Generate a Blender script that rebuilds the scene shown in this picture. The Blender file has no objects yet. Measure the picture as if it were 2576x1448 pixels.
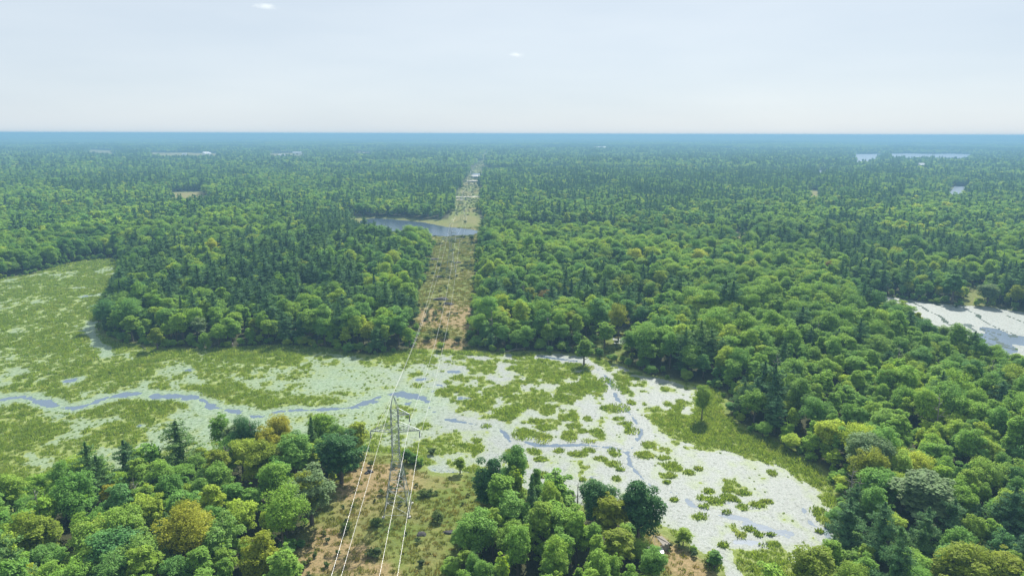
import bpy, math, random
import numpy as np
from mathutils import Matrix, Vector, Euler

random.seed(7)
rng = np.random.default_rng(7)
SC = bpy.context.scene
COL = SC.collection
R = math.radians

# ------------------------------------------------------------------ camera
CAM_H = 85.0
PITCH = R(12.70)
ROLL = R(0.16)
FOC = 24.0 / 36.0          # focal length in picture widths
cam_d = bpy.data.cameras.new('camera')
cam_d.lens = 24.0
cam_d.sensor_width = 36.0
cam_d.clip_start = 0.5
cam_d.clip_end = 60000.0
cam = bpy.data.objects.new('camera', cam_d)
cam.matrix_world = (Matrix.Translation((0, 0, CAM_H)) @ Matrix.Rotation(math.pi / 2 - PITCH, 4, 'X')
                    @ Matrix.Rotation(ROLL, 4, 'Z'))
COL.objects.link(cam)
SC.camera = cam

# ------------------------------------------------------------------ light
SUN_EL = R(46.0)
SUN_AZ = R(21.0)           # to the right of the view axis (+Y), towards +X
world = bpy.data.worlds.new("World")
SC.world = world
world.use_nodes = True
wn = world.node_tree
wn.nodes.clear()
sky = wn.nodes.new('ShaderNodeTexSky')
sky.sky_type = 'NISHITA'
sky.sun_disc = False
sky.sun_elevation = SUN_EL
sky.sun_rotation = SUN_AZ
sky.air_density = 1.0
sky.dust_density = 0.6
sky.ozone_density = 1.6
sky.altitude = 300
bg = wn.nodes.new('ShaderNodeBackground')
bg.inputs['Strength'].default_value = 0.1
wo = wn.nodes.new('ShaderNodeOutputWorld')
# a thin even veil of high summer cloud over the whole sky
veil = wn.nodes.new('ShaderNodeMix'); veil.data_type = 'RGBA'
veil.inputs[0].default_value = 0.88
wn.links.new(sky.outputs[0], veil.inputs[6])
vtc = wn.nodes.new('ShaderNodeTexCoord'); vmp = wn.nodes.new('ShaderNodeMapping'); vmp.inputs['Scale'].default_value = (1.6, 1.6, 9.0)
vns = wn.nodes.new('ShaderNodeTexNoise'); vns.inputs['Scale'].default_value = 1.4; vns.inputs['Detail'].default_value = 5
vrp = wn.nodes.new('ShaderNodeValToRGB')
vrp.color_ramp.elements[0].position = .3; vrp.color_ramp.elements[0].color = (.43, .49, .552, 1)
vrp.color_ramp.elements[1].position = .72; vrp.color_ramp.elements[1].color = (.50, .548, .592, 1)
vsc = wn.nodes.new('ShaderNodeVectorMath'); vsc.operation = 'SCALE'; vsc.inputs['Scale'].default_value = 9.6
wn.links.new(vtc.outputs['Generated'], vmp.inputs[0]); wn.links.new(vmp.outputs[0], vns.inputs['Vector'])
wn.links.new(vns.outputs[0], vrp.inputs[0]); wn.links.new(vrp.outputs[0], vsc.inputs[0]); wn.links.new(vsc.outputs[0], veil.inputs[7])
wn.links.new(veil.outputs[2], bg.inputs[0])
wn.links.new(bg.outputs[0], wo.inputs[0])

sun_d = bpy.data.lights.new('sun', 'SUN')
sun_d.energy = 5.0
sun_d.angle = R(0.53)
sun_d.color = (1.0, 0.95, 0.86)
sun = bpy.data.objects.new('sun', sun_d)
sdir = Vector((math.sin(SUN_AZ) * math.cos(SUN_EL), math.cos(SUN_AZ) * math.cos(SUN_EL), math.sin(SUN_EL)))
sun.rotation_euler = sdir.to_track_quat('Z', 'Y').to_euler()
sun.location = (0, 0, 300)
COL.objects.link(sun)
SC.view_settings.view_transform = 'Standard'
SC.view_settings.look = 'None'
SC.view_settings.gamma = 1.0
SC.view_settings.use_curve_mapping = False
SC.view_settings.exposure = 0.65
cy = SC.cycles
cy.max_bounces = 6
cy.diffuse_bounces = 3
cy.glossy_bounces = 2
cy.transmission_bounces = 3
cy.transparent_max_bounces = 8
cy.volume_bounces = 1
cy.caustics_reflective = False
cy.caustics_refractive = False
HAZE_DENSITY = 3.3e-4

# ------------------------------------------------------------------ survey helpers
PW = 2575.0                # the survey's outlines are noted in a 2575 x 1448 chart of the view

def rays(p):
    p = np.asarray(p, float)
    u = (p[..., 0] / PW - 0.5) / FOC
    v = (1448.0 / PW * 0.5 - p[..., 1] / PW) / FOC
    c, s = math.cos(ROLL), math.sin(ROLL)
    u, v = u * c - v * s, u * s + v * c
    return np.stack([u, math.cos(PITCH) + v * math.sin(PITCH), -math.sin(PITCH) + v * math.cos(PITCH)], -1)

def G(pts, z=0.0):
    """chart points -> ground x, y; a third value in a point is the height of the plane it was read on"""
    out = []
    for p in pts:
        zz = p[2] if len(p) > 2 else z
        d = rays(p[:2])
        dz = min(d[2], -1e-4)
        t = (zz - CAM_H) / dz
        out.append((d[0] * t, d[1] * t))
    return np.array(out)

def chart(x, y, z):
    """ground point -> chart point, depth"""
    X = np.asarray(x, float); Y = np.asarray(y, float); Z = np.asarray(z, float) - CAM_H
    cp, sp = math.cos(PITCH), math.sin(PITCH)
    dep = Y * cp - Z * sp
    up = Y * sp + Z * cp
    dep = np.where(dep > 1e-3, dep, 1e-3)
    u, v = X / dep, up / dep
    c, s = math.cos(-ROLL), math.sin(-ROLL)
    u, v = u * c - v * s, u * s + v * c
    return (u * FOC + 0.5) * PW, 1448.0 / 2 - v * FOC * PW, dep

# value noise
_perm = np.random.default_rng(11).random((512, 512))
def vnoise(x, y):
    xi = np.floor(x).astype(np.int64); yi = np.floor(y).astype(np.int64)
    fx = x - xi; fy = y - yi
    fx = fx * fx * (3 - 2 * fx); fy = fy * fy * (3 - 2 * fy)
    a = _perm[xi & 511, yi & 511]; b = _perm[(xi + 1) & 511, yi & 511]
    c = _perm[xi & 511, (yi + 1) & 511]; d = _perm[(xi + 1) & 511, (yi + 1) & 511]
    return (a * (1 - fx) + b * fx) * (1 - fy) + (c * (1 - fx) + d * fx) * fy

def fbm(x, y, scale, octv=4, seed=0.0, gain=0.5):
    s = 0.0; a = 1.0; t = 0.0
    x = np.asarray(x, float) / scale + 37.7 * seed + 100; y = np.asarray(y, float) / scale + 91.3 * seed + 100
    for i in range(octv):
        s = s + a * vnoise(x, y); t += a
        a *= gain
        x, y = (x * 0.8 - y * 0.6) * 2.03 + 13.1, (x * 0.6 + y * 0.8) * 2.03 + 7.7
    return s / t

def sstep(a, b, x):
    t = np.clip((x - a) / (b - a), 0, 1)
    return t * t * (3 - 2 * t)

def inside(poly, x, y):
    r = np.zeros(x.shape, bool)
    n = len(poly)
    for i in range(n):
        x0, y0 = poly[i]; x1, y1 = poly[(i + 1) % n]
        if y0 == y1:
            continue
        c = ((y0 > y) != (y1 > y)) & (x < (x1 - x0) * (y - y0) / (y1 - y0) + x0)
        r ^= c
    return r

def segdist(line, x, y, closed=False, cap=1e9):
    d = np.full(x.shape, float(cap) ** 2)
    n = len(line)
    for i in range(n if closed else n - 1):
        ax, ay = line[i]; bx, by = line[(i + 1) % n]
        ex, ey = bx - ax, by - ay
        L = ex * ex + ey * ey + 1e-9
        t = np.clip(((x - ax) * ex + (y - ay) * ey) / L, 0, 1)
        dd = (x - ax - t * ex) ** 2 + (y - ay - t * ey) ** 2
        np.minimum(d, dd, out=d)
    return np.sqrt(d)

def sdf(poly, x, y, cap=400.0):
    """negative inside"""
    lo = poly.min(0) - cap; hi = poly.max(0) + cap
    out = np.full(x.shape, cap)
    m = (x > lo[0]) & (x < hi[0]) & (y > lo[1]) & (y < hi[1])
    if m.any():
        xs, ys = x[m], y[m]
        d = segdist(poly, xs, ys, True, cap)
        out[m] = np.where(inside(poly, xs, ys), -d, d)
    return out

# ------------------------------------------------------------------ the plan of the place
MARSH = G([(-260, 760), (-120, 735), (0, 703), (80, 690), (150, 670), (210, 656), (285, 650), (303, 665), (300, 700), (285, 735),
           (268, 760), (255, 800), (252, 830), (270, 850), (300, 862), (380, 872), (480, 880), (600, 874), (720, 870), (800, 874),
           (870, 885), (925, 896), (975, 888), (1040, 880), (1100, 880), (1180, 884), (1250, 888), (1340, 886), (1400, 886), (1450, 892),
           (1500, 898), (1560, 918), (1620, 942), (1700, 958), (1780, 972), (1822, 990), (1826, 1040), (1880, 1085), (1960, 1110),
           (2040, 1165), (2095, 1205), (2112, 1250), (2118, 1290), (2100, 1330), (2115, 1360), (2080, 1400), (2040, 1470), (2020, 1600), (1850, 1600), (1830, 1470),
           (1800, 1420), (1740, 1380), (1660, 1335), (1560, 1300), (1400, 1262), (1300, 1235), (1190, 1193), (1090, 1192),
           (1045, 1170), (985, 1142), (925, 1138), (880, 1128), (820, 1118), (700, 1135), (600, 1150), (500, 1160), (430, 1175),
           (330, 1205), (220, 1235), (120, 1260), (0, 1290), (-120, 1310), (-500, 1390), (-700, 1100)])
LAKE = G([(905, 556), (925, 550), (950, 549), (985, 552), (1060, 559), (1120, 571), (1180, 576), (1207, 583), (1190, 591), (1120, 595),
          (1060, 592), (1000, 584), (940, 578), (912, 568)])
LAKE_MEADOW = G([(850, 547), (920, 547), (985, 549), (1060, 555), (1130, 558), (1150, 552), (1200, 550), (1212, 560), (1214, 590), (1208, 612), (1100, 624),
                 (1060, 612), (1000, 632), (940, 605), (915, 590), (890, 560)])
POND = G([(2165, 742), (2240, 748), (2300, 757), (2400, 768), (2480, 772), (2575, 786), (2700, 806), (2900, 830), (2900, 1060), (2700, 1010), (2575, 965),
          (2490, 920), (2400, 880), (2300, 835), (2220, 800), (2160, 770)])
POND_BANK = G([(2428, 730), (2472, 732), (2476, 770), (2428, 768)])
GAP_POOL = G([(1535, 848), (1580, 846), (1585, 872), (1540, 872)])
GAP_MEADOW = G([(1470, 880), (1500, 850), (1540, 838), (1595, 840), (1590, 875), (1565, 915), (1520, 905)])
ROW_NEAR = G([(925, 1136), (900, 1150), (862, 1205), (820, 1245), (800, 1290), (785, 1340), (745, 1400), (715, 1460), (620, 1620),
              (1105, 1620), (1130, 1460), (1150, 1410), (1190, 1350), (1215, 1290), (1215, 1200), (1090, 1190), (1045, 1168), (985, 1140)])
SHED_CLEARING = G([(1600, 1322), (1660, 1330), (1740, 1378), (1800, 1420), (1830, 1470), (1830, 1560), (1690, 1560), (1660, 1440), (1625, 1380)])
ROW_FAR = G([(1040, 882), (1042, 840), (1050, 770), (1068, 700), (1078, 650), (1098, 618), (1112, 590), (1134, 548), (1147, 500), (1168, 462), (1188, 432),
             (1201, 412), (1216, 386), (1230, 386), (1227, 412), (1218, 430), (1208, 455), (1204, 500), (1200, 545), (1206, 590), (1202, 640),
             (1198, 700), (1194, 760), (1188, 820), (1188, 886)])
T = 15.0
MEADOWS = [G(p) for p in (
    [(428, 488), (515, 486), (530, 493, T), (430, 494, T)],
    [(1848, 601), (1882, 601), (1880, 605, 9), (1850, 605, 9)],
    [(2030, 484), (2056, 484), (2058, 491, T), (2040, 491, T)],
    [(222, 378.5), (285, 380), (285, 387, T), (215, 384, T)],
    [(380, 384.5), (545, 387.5), (560, 392, T), (420, 393, T), (375, 389, T)],
    [(676, 387), (766, 386), (772, 391, T), (680, 394, T)],
    [(880, 383.5), (940, 384.5), (940, 388, T), (880, 388, T)],
    [(1575, 768), (1610, 765), (1640, 790), (1600, 800)],
    [(1740, 862), (1770, 860), (1775, 872), (1745, 876)])]
POOLS = [G(p) for p in (
    [(2142, 388), (2222, 388), (2205, 393, 22), (2180, 398, 22), (2152, 402, 22)],
    [(2232, 387.5), (2290, 386.5), (2345, 388), (2400, 387), (2448, 389), (2448, 391, 22), (2405, 391.5, 22), (2350, 390, 22), (2290, 390.5, 22), (2250, 389.5, 22)],
    [(2400, 470), (2430, 470), (2432, 477, T), (2395, 483, T), (2372, 482, T)],
    [(2060, 428), (2076, 428), (2076, 434, T), (2064, 434, T)],
    [(1186, 437), (1216, 437), (1212, 446), (1186, 446)])]
TRACKS = [(G([(1147, 496, 6), (1206, 494.5, 6)]), 4.5), (G([(1147, 502, 6), (1165, 502, 6)]), 3.0), (G([(1174, 454.5, 6), (1205, 454.5, 6)]), 9.0), (G([(1186, 442, 6), (1215, 442, 6)]), 22.0)]

# ------------------------------------------------------------------ channels, grass islands
def z2(p): return [(858.3 + a / 2.2521, 804.7 + b / 2.2521) for a, b in p]
def z3(p): return [(1716.6 + a / 2.2521, 804.7 + b / 2.2521) for a, b in p]
CHANNELS = [
    (G([(-80, 1000), (0, 1005), (58, 998), (102, 1011), (147, 1022), (191, 1025), (231, 1013), (266, 1000), (311, 993), (355, 989), (400, 996),
        (444, 996), (488, 998), (515, 1009), (542, 1025), (577, 1031), (613, 1042)]), 2.3, 3.6),
    (G([(613, 1044), (657, 1047), (710, 1033), (777, 1031), (858, 1027), (894, 1022), (925, 1009), (960, 993), (1005, 989), (1045, 996),
        (1071, 1007), (1080, 1022), (1094, 1036), (1116, 1053), (1142, 1058)]), 2.2, 3.6),
    (G([(1142, 1058), (1196, 1067), (1245, 1068), (1270, 1090), (1283, 1110)]), 1.0, 3.5),
    (G([(1320, 1111), (1351, 1120), (1382, 1121), (1431, 1118), (1489, 1120), (1555, 1127), (1578, 1142), (1586, 1169), (1613, 1200),
        (1650, 1232), (1717, 1240)]), 1.0, 3.0),
    (G([(1560, 1128), (1586, 1129), (1609, 1098), (1613, 1080), (1586, 1044), (1551, 1000), (1529, 951), (1498, 925), (1471, 911), (1360, 896)]), 0.9, 3.0),
    (G([(1700, 1232), (1717, 1240), (1743, 1271), (1788, 1289), (1832, 1298), (1881, 1306), (1912, 1324), (1948, 1333), (1983, 1349)]), 1.3, 2.5),
    (G([(2018, 1267), (2023, 1293), (2045, 1320), (2072, 1333), (2085, 1355)]), 0.9, 2.0),
    (G([(1850, 1362), (1903, 1364)]), 1.1, 2.0),
    (G([(1090, 1180), (1130, 1185), (1180, 1192)]), 0.7, 2.0),
    (G([(1280, 1228), (1310, 1235), (1345, 1245)]), 0.7, 2.0),
    (G([(1890, 1315), (1950, 1335), (1990, 1340)]), 2.3, 2.0),
    (G([(2075, 1330), (2088, 1350)]), 2.2, 1.5),
    (G([(1574, 1130), (1582, 1145)]), 1.8, 1.5),
]
BLUE_POOLS = [(265, 738, 16, 5), (216, 745, 12, 2.5), (230, 771, 8, 4), (290, 690, 16, 3), (185, 955, 20, 7), (240, 870, 8, 4), (150, 1046, 14, 5),
              (352, 1070, 12, 4), (470, 930, 14, 4), (1110, 945, 22, 6), (1100, 968, 20, 7), (1150, 935, 20, 6), (1060, 955, 16, 5), (1085, 985, 10, 8), (1165, 1002, 20, 5), (1120, 1003, 14, 4),
              (1020, 1015, 16, 4), (1042, 1058, 12, 6), (1285, 1108, 6, 5), (1490, 1200, 14, 3), (1478, 1118, 14, 2.5), (1835, 1265, 14, 4), (1815, 1318, 9, 5),
              (2014, 1262, 6, 8), (1895, 1275, 20, 4), (1300, 1240, 9, 5), (1600, 1105, 8, 7), (1370, 1122, 18, 2.5)]
CREEK = G([(243, 812), (222, 830), (240, 850), (247, 868), (268, 876), (266, 892)])
ISL = z2([(975, 750), (1092, 745), (1000, 820), (1125, 790), (985, 925), (770, 685), (820, 603), (1030, 650), (1140, 670), (1160, 610),
          (1100, 575), (1170, 515), (1290, 555), (1310, 600), (1390, 560), (1290, 665), (1400, 685), (1450, 640), (1370, 630), (1230, 738),
          (1340, 760), (1400, 735), (1470, 785), (1545, 750), (1550, 815), (1580, 848), (1735, 708), (1715, 765), (1820, 780), (1870, 830),
          (1860, 880), (1570, 560), (1620, 590), (1650, 630), (1570, 500), (1490, 500), (1845, 475), (1640, 470), (1380, 270), (1320, 260),
          (1380, 305), (1450, 380), (1350, 390), (1500, 345), (1570, 380), (1560, 900), (1365, 905), (1140, 880), (1885, 1020), (1845, 920),
          (1930, 470), (770, 740), (690, 710), (1250, 440), (1080, 480), (930, 530), (1000, 500), (1900, 500)])
ISL_R = [(45, 20), (35, 22), (60, 25), (40, 15), (28, 12), (22, 8), (35, 14), (75, 40), (65, 38), (55, 20),
         (45, 15), (50, 28), (60, 18), (50, 12), (20, 15), (50, 35), (50, 14), (45, 25), (30, 10), (40, 14),
         (60, 18), (40, 15), (45, 14), (45, 32), (45, 20), (30, 12), (45, 22), (70, 22), (40, 12), (60, 32),
         (50, 20), (40, 10), (40, 15), (50, 25), (75, 30), (30, 12), (30, 17), (30, 15), (60, 22), (80, 18),
         (40, 18), (70, 30), (110, 42), (50, 20), (50, 25), (25, 15), (20, 10), (45, 18), (25, 12), (22, 10),
         (35, 20), (40, 16), (28, 10), (50, 25), (60, 28), (90, 45), (60, 30), (30, 20)]
ISL += z3([(35, 865), (90, 845), (145, 970), (255, 960), (340, 980), (110, 1010), (190, 1030), (255, 1002), (290, 1018), (120, 1055),
           (345, 1062), (420, 1050), (250, 1090), (105, 1112), (470, 1030), (380, 1185), (430, 1215), (330, 1222), (230, 1275), (500, 1215),
           (490, 1275), (500, 865), (770, 1090), (785, 1140), (840, 1105), (775, 1200), (185, 1400)])
ISL_R += [(38, 18), (25, 10), (33, 17), (33, 17), (40, 16), (45, 20), (60, 25), (45, 18), (35, 15), (35, 20),
          (33, 20), (42, 22), (28, 12), (50, 22), (40, 12), (45, 15), (32, 18), (35, 20), (35, 16), (30, 10),
          (70, 18), (25, 18), (60, 35), (35, 45), (30, 20), (25, 12), (60, 35)]
ISL_R = [(a / 2.2521, b / 2.2521) for a, b in ISL_R]

# grass bias zones in chart coordinates: (cx, cy, rx, ry, amount)  + more grass, - more lily pads
ZONES = [(60, 780, 340, 150, 1.3), (60, 900, 260, 60, .6), (150, 930, 260, 90, .75), (1300, 960, 260, 60, .10), (1230, 1040, 150, 30, .25), (100, 1100, 280, 70, .7), (0, 1160, 330, 60, .8), (700, 885, 400, 16, 1.0), (1000, 905, 180, 14, .8),
         (180, 990, 70, 22, 1.0), (60, 1020, 60, 10, .6), (330, 1022, 140, 18, 1.0), (620, 1000, 140, 28, .9), (760, 1000, 180, 22, .8),
         (470, 980, 160, 12, .8), (330, 960, 170, 14, .6), (900, 1000, 120, 20, .5), (900, 1040, 60, 14, .9), (960, 1070, 90, 40, .7),
         (1000, 1025, 60, 18, .8), (1130, 1120, 60, 45, .95), (1070, 1100, 60, 20, .5), (1180, 1160, 80, 18, .8), (1290, 1165, 30, 14, .6),
         (1190, 1000, 90, 45, .35), (1270, 960, 140, 45, .2), (1330, 1000, 130, 35, .35), (1400, 930, 120, 30, .35), (1230, 930, 90, 20, .6), (1160, 1030, 60, 15, .9), (1270, 1050, 60, 12, .8),
         (1350, 905, 160, 10, .4), (1470, 975, 80, 25, .5), (1540, 970, 40, 18, .3),
         (700, 930, 330, 22, -.55), (800, 955, 260, 28, -.6), (520, 960, 160, 10, -.1), (560, 1062, 180, 26, -.7), (200, 1065, 140, 14, -.5), (470, 1090, 120, 16, -.3),
         (1080, 950, 110, 28, -.35), (1130, 1080, 60, 12, -.6), (1080, 1150, 50, 20, -.3), (1500, 1150, 400, 60, -.9), (1620, 1250, 300, 60, -.9), (1850, 1230, 260, 100, -.9),
         (1450, 1050, 330, 60, -.75), (1650, 1000, 120, 60, -.9), (1480, 930, 60, 12, -.2), (130, 1060, 60, 10, -.4), (0, 1030, 50, 12, -.3), (300, 1105, 40, 8, -.3), (180, 960, 50, 14, -.4)]
SHORE_GRASS = G([(1640, 1060), (1680, 1035), (1735, 1040), (1745, 985), (1780, 965), (1840, 980), (1840, 1040), (1900, 1080), (1980, 1095), (2060, 1150),
                 (2110, 1190), (2130, 1250), (2130, 1310), (2105, 1305), (2060, 1270), (2030, 1225), (2000, 1205), (1940, 1165),
                 (1880, 1150), (1830, 1140), (1760, 1128), (1700, 1110), (1650, 1085)])
SHED_GRASS = G([(1570, 1290), (1650, 1310), (1700, 1330), (1745, 1360), (1790, 1400), (1815, 1440), (1830, 1600), (1600, 1600), (1560, 1320)])
NEAR_GRASS = G([(930, 1140), (1000, 1130), (1040, 1120), (1070, 1140), (1080, 1180), (1180, 1190), (1230, 1215), (1240, 1300), (900, 1300)])
BLOCKS = [SHORE_GRASS, SHED_GRASS, NEAR_GRASS]

ISLW = []
for (cx, cy), (rx, ry) in zip(ISL, ISL_R):
    c = G([(cx, cy), (cx + rx, cy), (cx, cy - ry), (cx, cy + ry)])
    ISLW.append((c[0][0], c[0][1], abs(c[1][0] - c[0][0]) * 0.95, abs(c[2][1] - c[3][1]) / 2 * 0.95))

def marsh_sdf(x, y): return sdf(MARSH, x, y, 400)

def grass_field(x, y):
    px, py, dep = chart(x, y, np.zeros(x.shape))
    b = np.full(x.shape, 0.05)
    for cx, cy, rx, ry, a in ZONES:
        q = ((px - cx) / rx) ** 2 + ((py - cy) / ry) ** 2
        b += a * np.exp(-q * 0.9)
    b = np.clip(b, -0.9, 1.1)
    n = fbm(x, y * 0.75, 13, 5, 1.0, 0.6)
    nr_ = fbm(x, y * 0.7, 7.5, 4, 15.0, 0.6)
    wr_ = sstep(850, 1150, px)
    n = n * (1 - wr_) + nr_ * wr_
    n2 = fbm(x, y * 0.8, 3.0, 3, 2.0, 0.6)
    g = b * 0.27 - .03 + (n - 0.5) * 2.3 + (n2 - 0.5) * (0.9 + 1.0 * sstep(900, 1150, px) * sstep(1100, 1040, py))
    g = np.where(b < -0.25, np.minimum(g, g - 0.15), g)
    for ix, iy, rx, ry in ISLW:
        m = (np.abs(x - ix) < rx * 1.8) & (np.abs(y - iy) < ry * 1.8)
        if m.any():
            q = np.sqrt(((x[m] - ix) / rx) ** 2 + ((y[m] - iy) / ry) ** 2)
            g[m] = np.maximum(g[m], 0.9 * (1.08 - q) + (n2[m] - 0.5) * 1.1 + (n[m] - .5) * .6)
    for bl in BLOCKS:
        d = sdf(bl, x, y, 30)
        g = np.maximum(g, -d * 0.35 + (n2 - 0.5) * 1.6 + (n - .5))
    d = marsh_sdf(x, y)
    edge = np.where(px < 1230, 0.0, -3.5)
    return np.maximum(g, (d + 5.0 + edge) * 0.22 + (n - 0.5) * 2.2 + (n2 - .5) * .6)

def water_field(x, y):
    n = fbm(x, y, 5.0, 4, 5.0, 0.6) - 0.5
    n3 = fbm(x, y, 16.0, 2, 6.0) - 0.5
    nf = fbm(x, y, 1.8, 3, 7.0, 0.7) - 0.5
    w = np.full(x.shape, -1.0)
    bank = np.full(x.shape, -1.0)
    for line, wd, bw in CHANNELS:
        d = segdist(line, x, y)
        w = np.maximum(w, 0.60 - d / wd * 0.5 + n * 1.1 + nf * .6 + n3 * 0.4)
        bank = np.maximum(bank, 1.0 - d / (wd + bw) + n * 0.9)
    for cx, cy, rx, ry in BLUE_POOLS:
        c = G([(cx, cy), (cx + rx, cy), (cx, cy - ry), (cx, cy + ry)])
        ax = abs(c[1][0] - c[0][0]); ay = abs(c[2][1] - c[3][1]) / 2
        m = (np.abs(x - c[0][0]) < ax * 2) & (np.abs(y - c[0][1]) < ay * 2)
        q = np.sqrt(((x[m] - c[0][0]) / ax) ** 2 + ((y[m] - c[0][1]) / ay) ** 2)
        w[m] = np.maximum(w[m], 0.55 - q * 0.6 + n[m] * 2.0 + nf[m] * .9)
        bank[m] = np.maximum(bank[m], 1.0 - q / 1.6 + n[m])
    d = segdist(CREEK, x, y)
    bank = np.maximum(bank, 1.1 - d / 3.0 + n * 0.6)
    return w, bank

def hill(x, y):
    r = np.hypot(x, y)
    az = np.degrees(np.arctan2(x, y))
    h = sstep(700, 1800, r) * (fbm(x, y, 520, 3, 8.0) - 0.5) * 16
    h += sstep(2500, 5000, r) * (fbm(x, y, 1500, 2, 9.0) - 0.5) * 14
    h += sstep(8500, 13500, r) * (34 + sstep(10, -36, az) * 28 + 6 * (fbm(x, y, 2500, 2, 10.) - .5))
    return h

def height(x, y):
    dm = np.minimum(np.minimum(marsh_sdf(x, y), sdf(LAKE, x, y, 300)), sdf(POND, x, y, 300))
    for p in POOLS: dm = np.minimum(dm, sdf(p, x, y, 400))
    dl = np.clip(dm, 0, 400)
    dl = np.where(np.hypot(x, y) > 1500, np.maximum(dl - 90, 0), dl)
    dw = np.minimum(sdf(LAKE, x, y, 300), sdf(POND, x, y, 300))
    for p in POOLS: dw = np.minimum(dw, sdf(p, x, y, 60))
    z = np.where(marsh_sdf(x, y) < 1, .09, np.clip(dw * .12, -1.2, .09)) + 1.1 * sstep(0, 14, dl) + sstep(8, 70, dl) * (0.6 + 5.0 * (fbm(x, y, 70, 3, 3.0) - 0.3)) * sstep(100, 260, np.hypot(x, y))
    flat = sstep(0, 55, dw)
    far_ = np.hypot(x, y) > 600
    if far_.any():
        q = np.full(x.shape, 700.)
        for p in POOLS + MEADOWS[3:7]: q = np.minimum(q, sdf(p, x, y, 700))
        q2 = sdf(ROW_FAR, x, y, 300)
        flat = flat * np.where(far_, np.maximum(sstep(0, 650, q), 0) * np.where(np.hypot(x, y) < 3200, sstep(0, 260, q2), 1), 1)
    z = z + hill(x, y) * sstep(0, 200, dl) * flat
    return z

def open_ground(x, y):
    """signed distance to land where no forest grows"""
    d = marsh_sdf(x, y)
    for p in [LAKE, LAKE_MEADOW, POND, POND_BANK, GAP_MEADOW, ROW_NEAR, SHED_CLEARING, ROW_FAR] + MEADOWS + POOLS:
        d = np.minimum(d, sdf(p, x, y, 300))
    return d

# ------------------------------------------------------------------ material helpers
def mat(name):
    m = bpy.data.materials.new(name)
    m.use_nodes = True
    m.node_tree.nodes.clear()
    return m, m.node_tree

class NT:
    def __init__(s, nt): s.t = nt
    def n(s, kind, **kw):
        nd = s.t.nodes.new('ShaderNode' + kind)
        ins = kw.pop('ins', {})
        for k, v in kw.items(): setattr(nd, k, v)
        for k, v in ins.items():
            if isinstance(v, bpy.types.NodeSocket): s.t.links.new(v, nd.inputs[k])
            else: nd.inputs[k].default_value = v
        return nd
    def link(s, a, b): s.t.links.new(a, b)
    def ramp(s, fac, stops, interp='LINEAR'):
        nd = s.t.nodes.new('ShaderNodeValToRGB')
        nd.color_ramp.interpolation = interp
        el = nd.color_ramp.elements
        while len(el) < len(stops): el.new(0.5)
        for e, (p, c) in zip(el, stops):
            e.position = p
            e.color = (c, c, c, 1) if isinstance(c, (int, float)) else (*c, 1)
        s.t.links.new(fac, nd.inputs[0])
        return nd.outputs[0]
    def mix(s, f, a, b, mode='MIX'):
        nd = s.t.nodes.new('ShaderNodeMix'); nd.data_type = 'RGBA'; nd.blend_type = mode
        for sock, v in ((nd.inputs[0], f), (nd.inputs[6], a), (nd.inputs[7], b)):
            if isinstance(v, bpy.types.NodeSocket): s.t.links.new(v, sock)
            elif isinstance(v, (int, float)): sock.default_value = v if sock == nd.inputs[0] else (v, v, v, 1)
            else: sock.default_value = (*v, 1)
        return nd.outputs[2]
    def noise(s, scale, detail=3, vec=None, rough=0.55, dim='3D'):
        nd = s.t.nodes.new('ShaderNodeTexNoise')
        nd.inputs['Scale'].default_value = scale; nd.inputs['Detail'].default_value = detail
        nd.inputs['Roughness'].default_value = rough
        if vec is not None: s.t.links.new(vec, nd.inputs['Vector'])
        return nd.outputs[0]
    def math(s, op, a, b=0.0, clamp=False):
        nd = s.t.nodes.new('ShaderNodeMath'); nd.operation = op; nd.use_clamp = clamp
        for i, v in enumerate((a, b)):
            if isinstance(v, bpy.types.NodeSocket): s.t.links.new(v, nd.inputs[i])
            else: nd.inputs[i].default_value = v
        return nd.outputs[0]

def principled(name, col, rough=0.7, metal=0.0, var=0.15, scale=2.0, spec=0.4):
    m, t = mat(name); t = NT(t)
    tc = t.n('TexCoord')
    nz = t.noise(scale, 4, tc.outputs['Object'])
    dark = tuple(c * (1 - var) for c in col); lite = tuple(min(1, c * (1 + var)) for c in col)
    c = t.ramp(nz, [(0.3, dark), (0.7, lite)])
    p = t.n('BsdfPrincipled', ins={'Base Color': c, 'Roughness': rough, 'Metallic': metal, 'Specular IOR Level': spec})
    o = t.n('OutputMaterial'); t.link(p.outputs[0], o.inputs[0])
    return m

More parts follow.
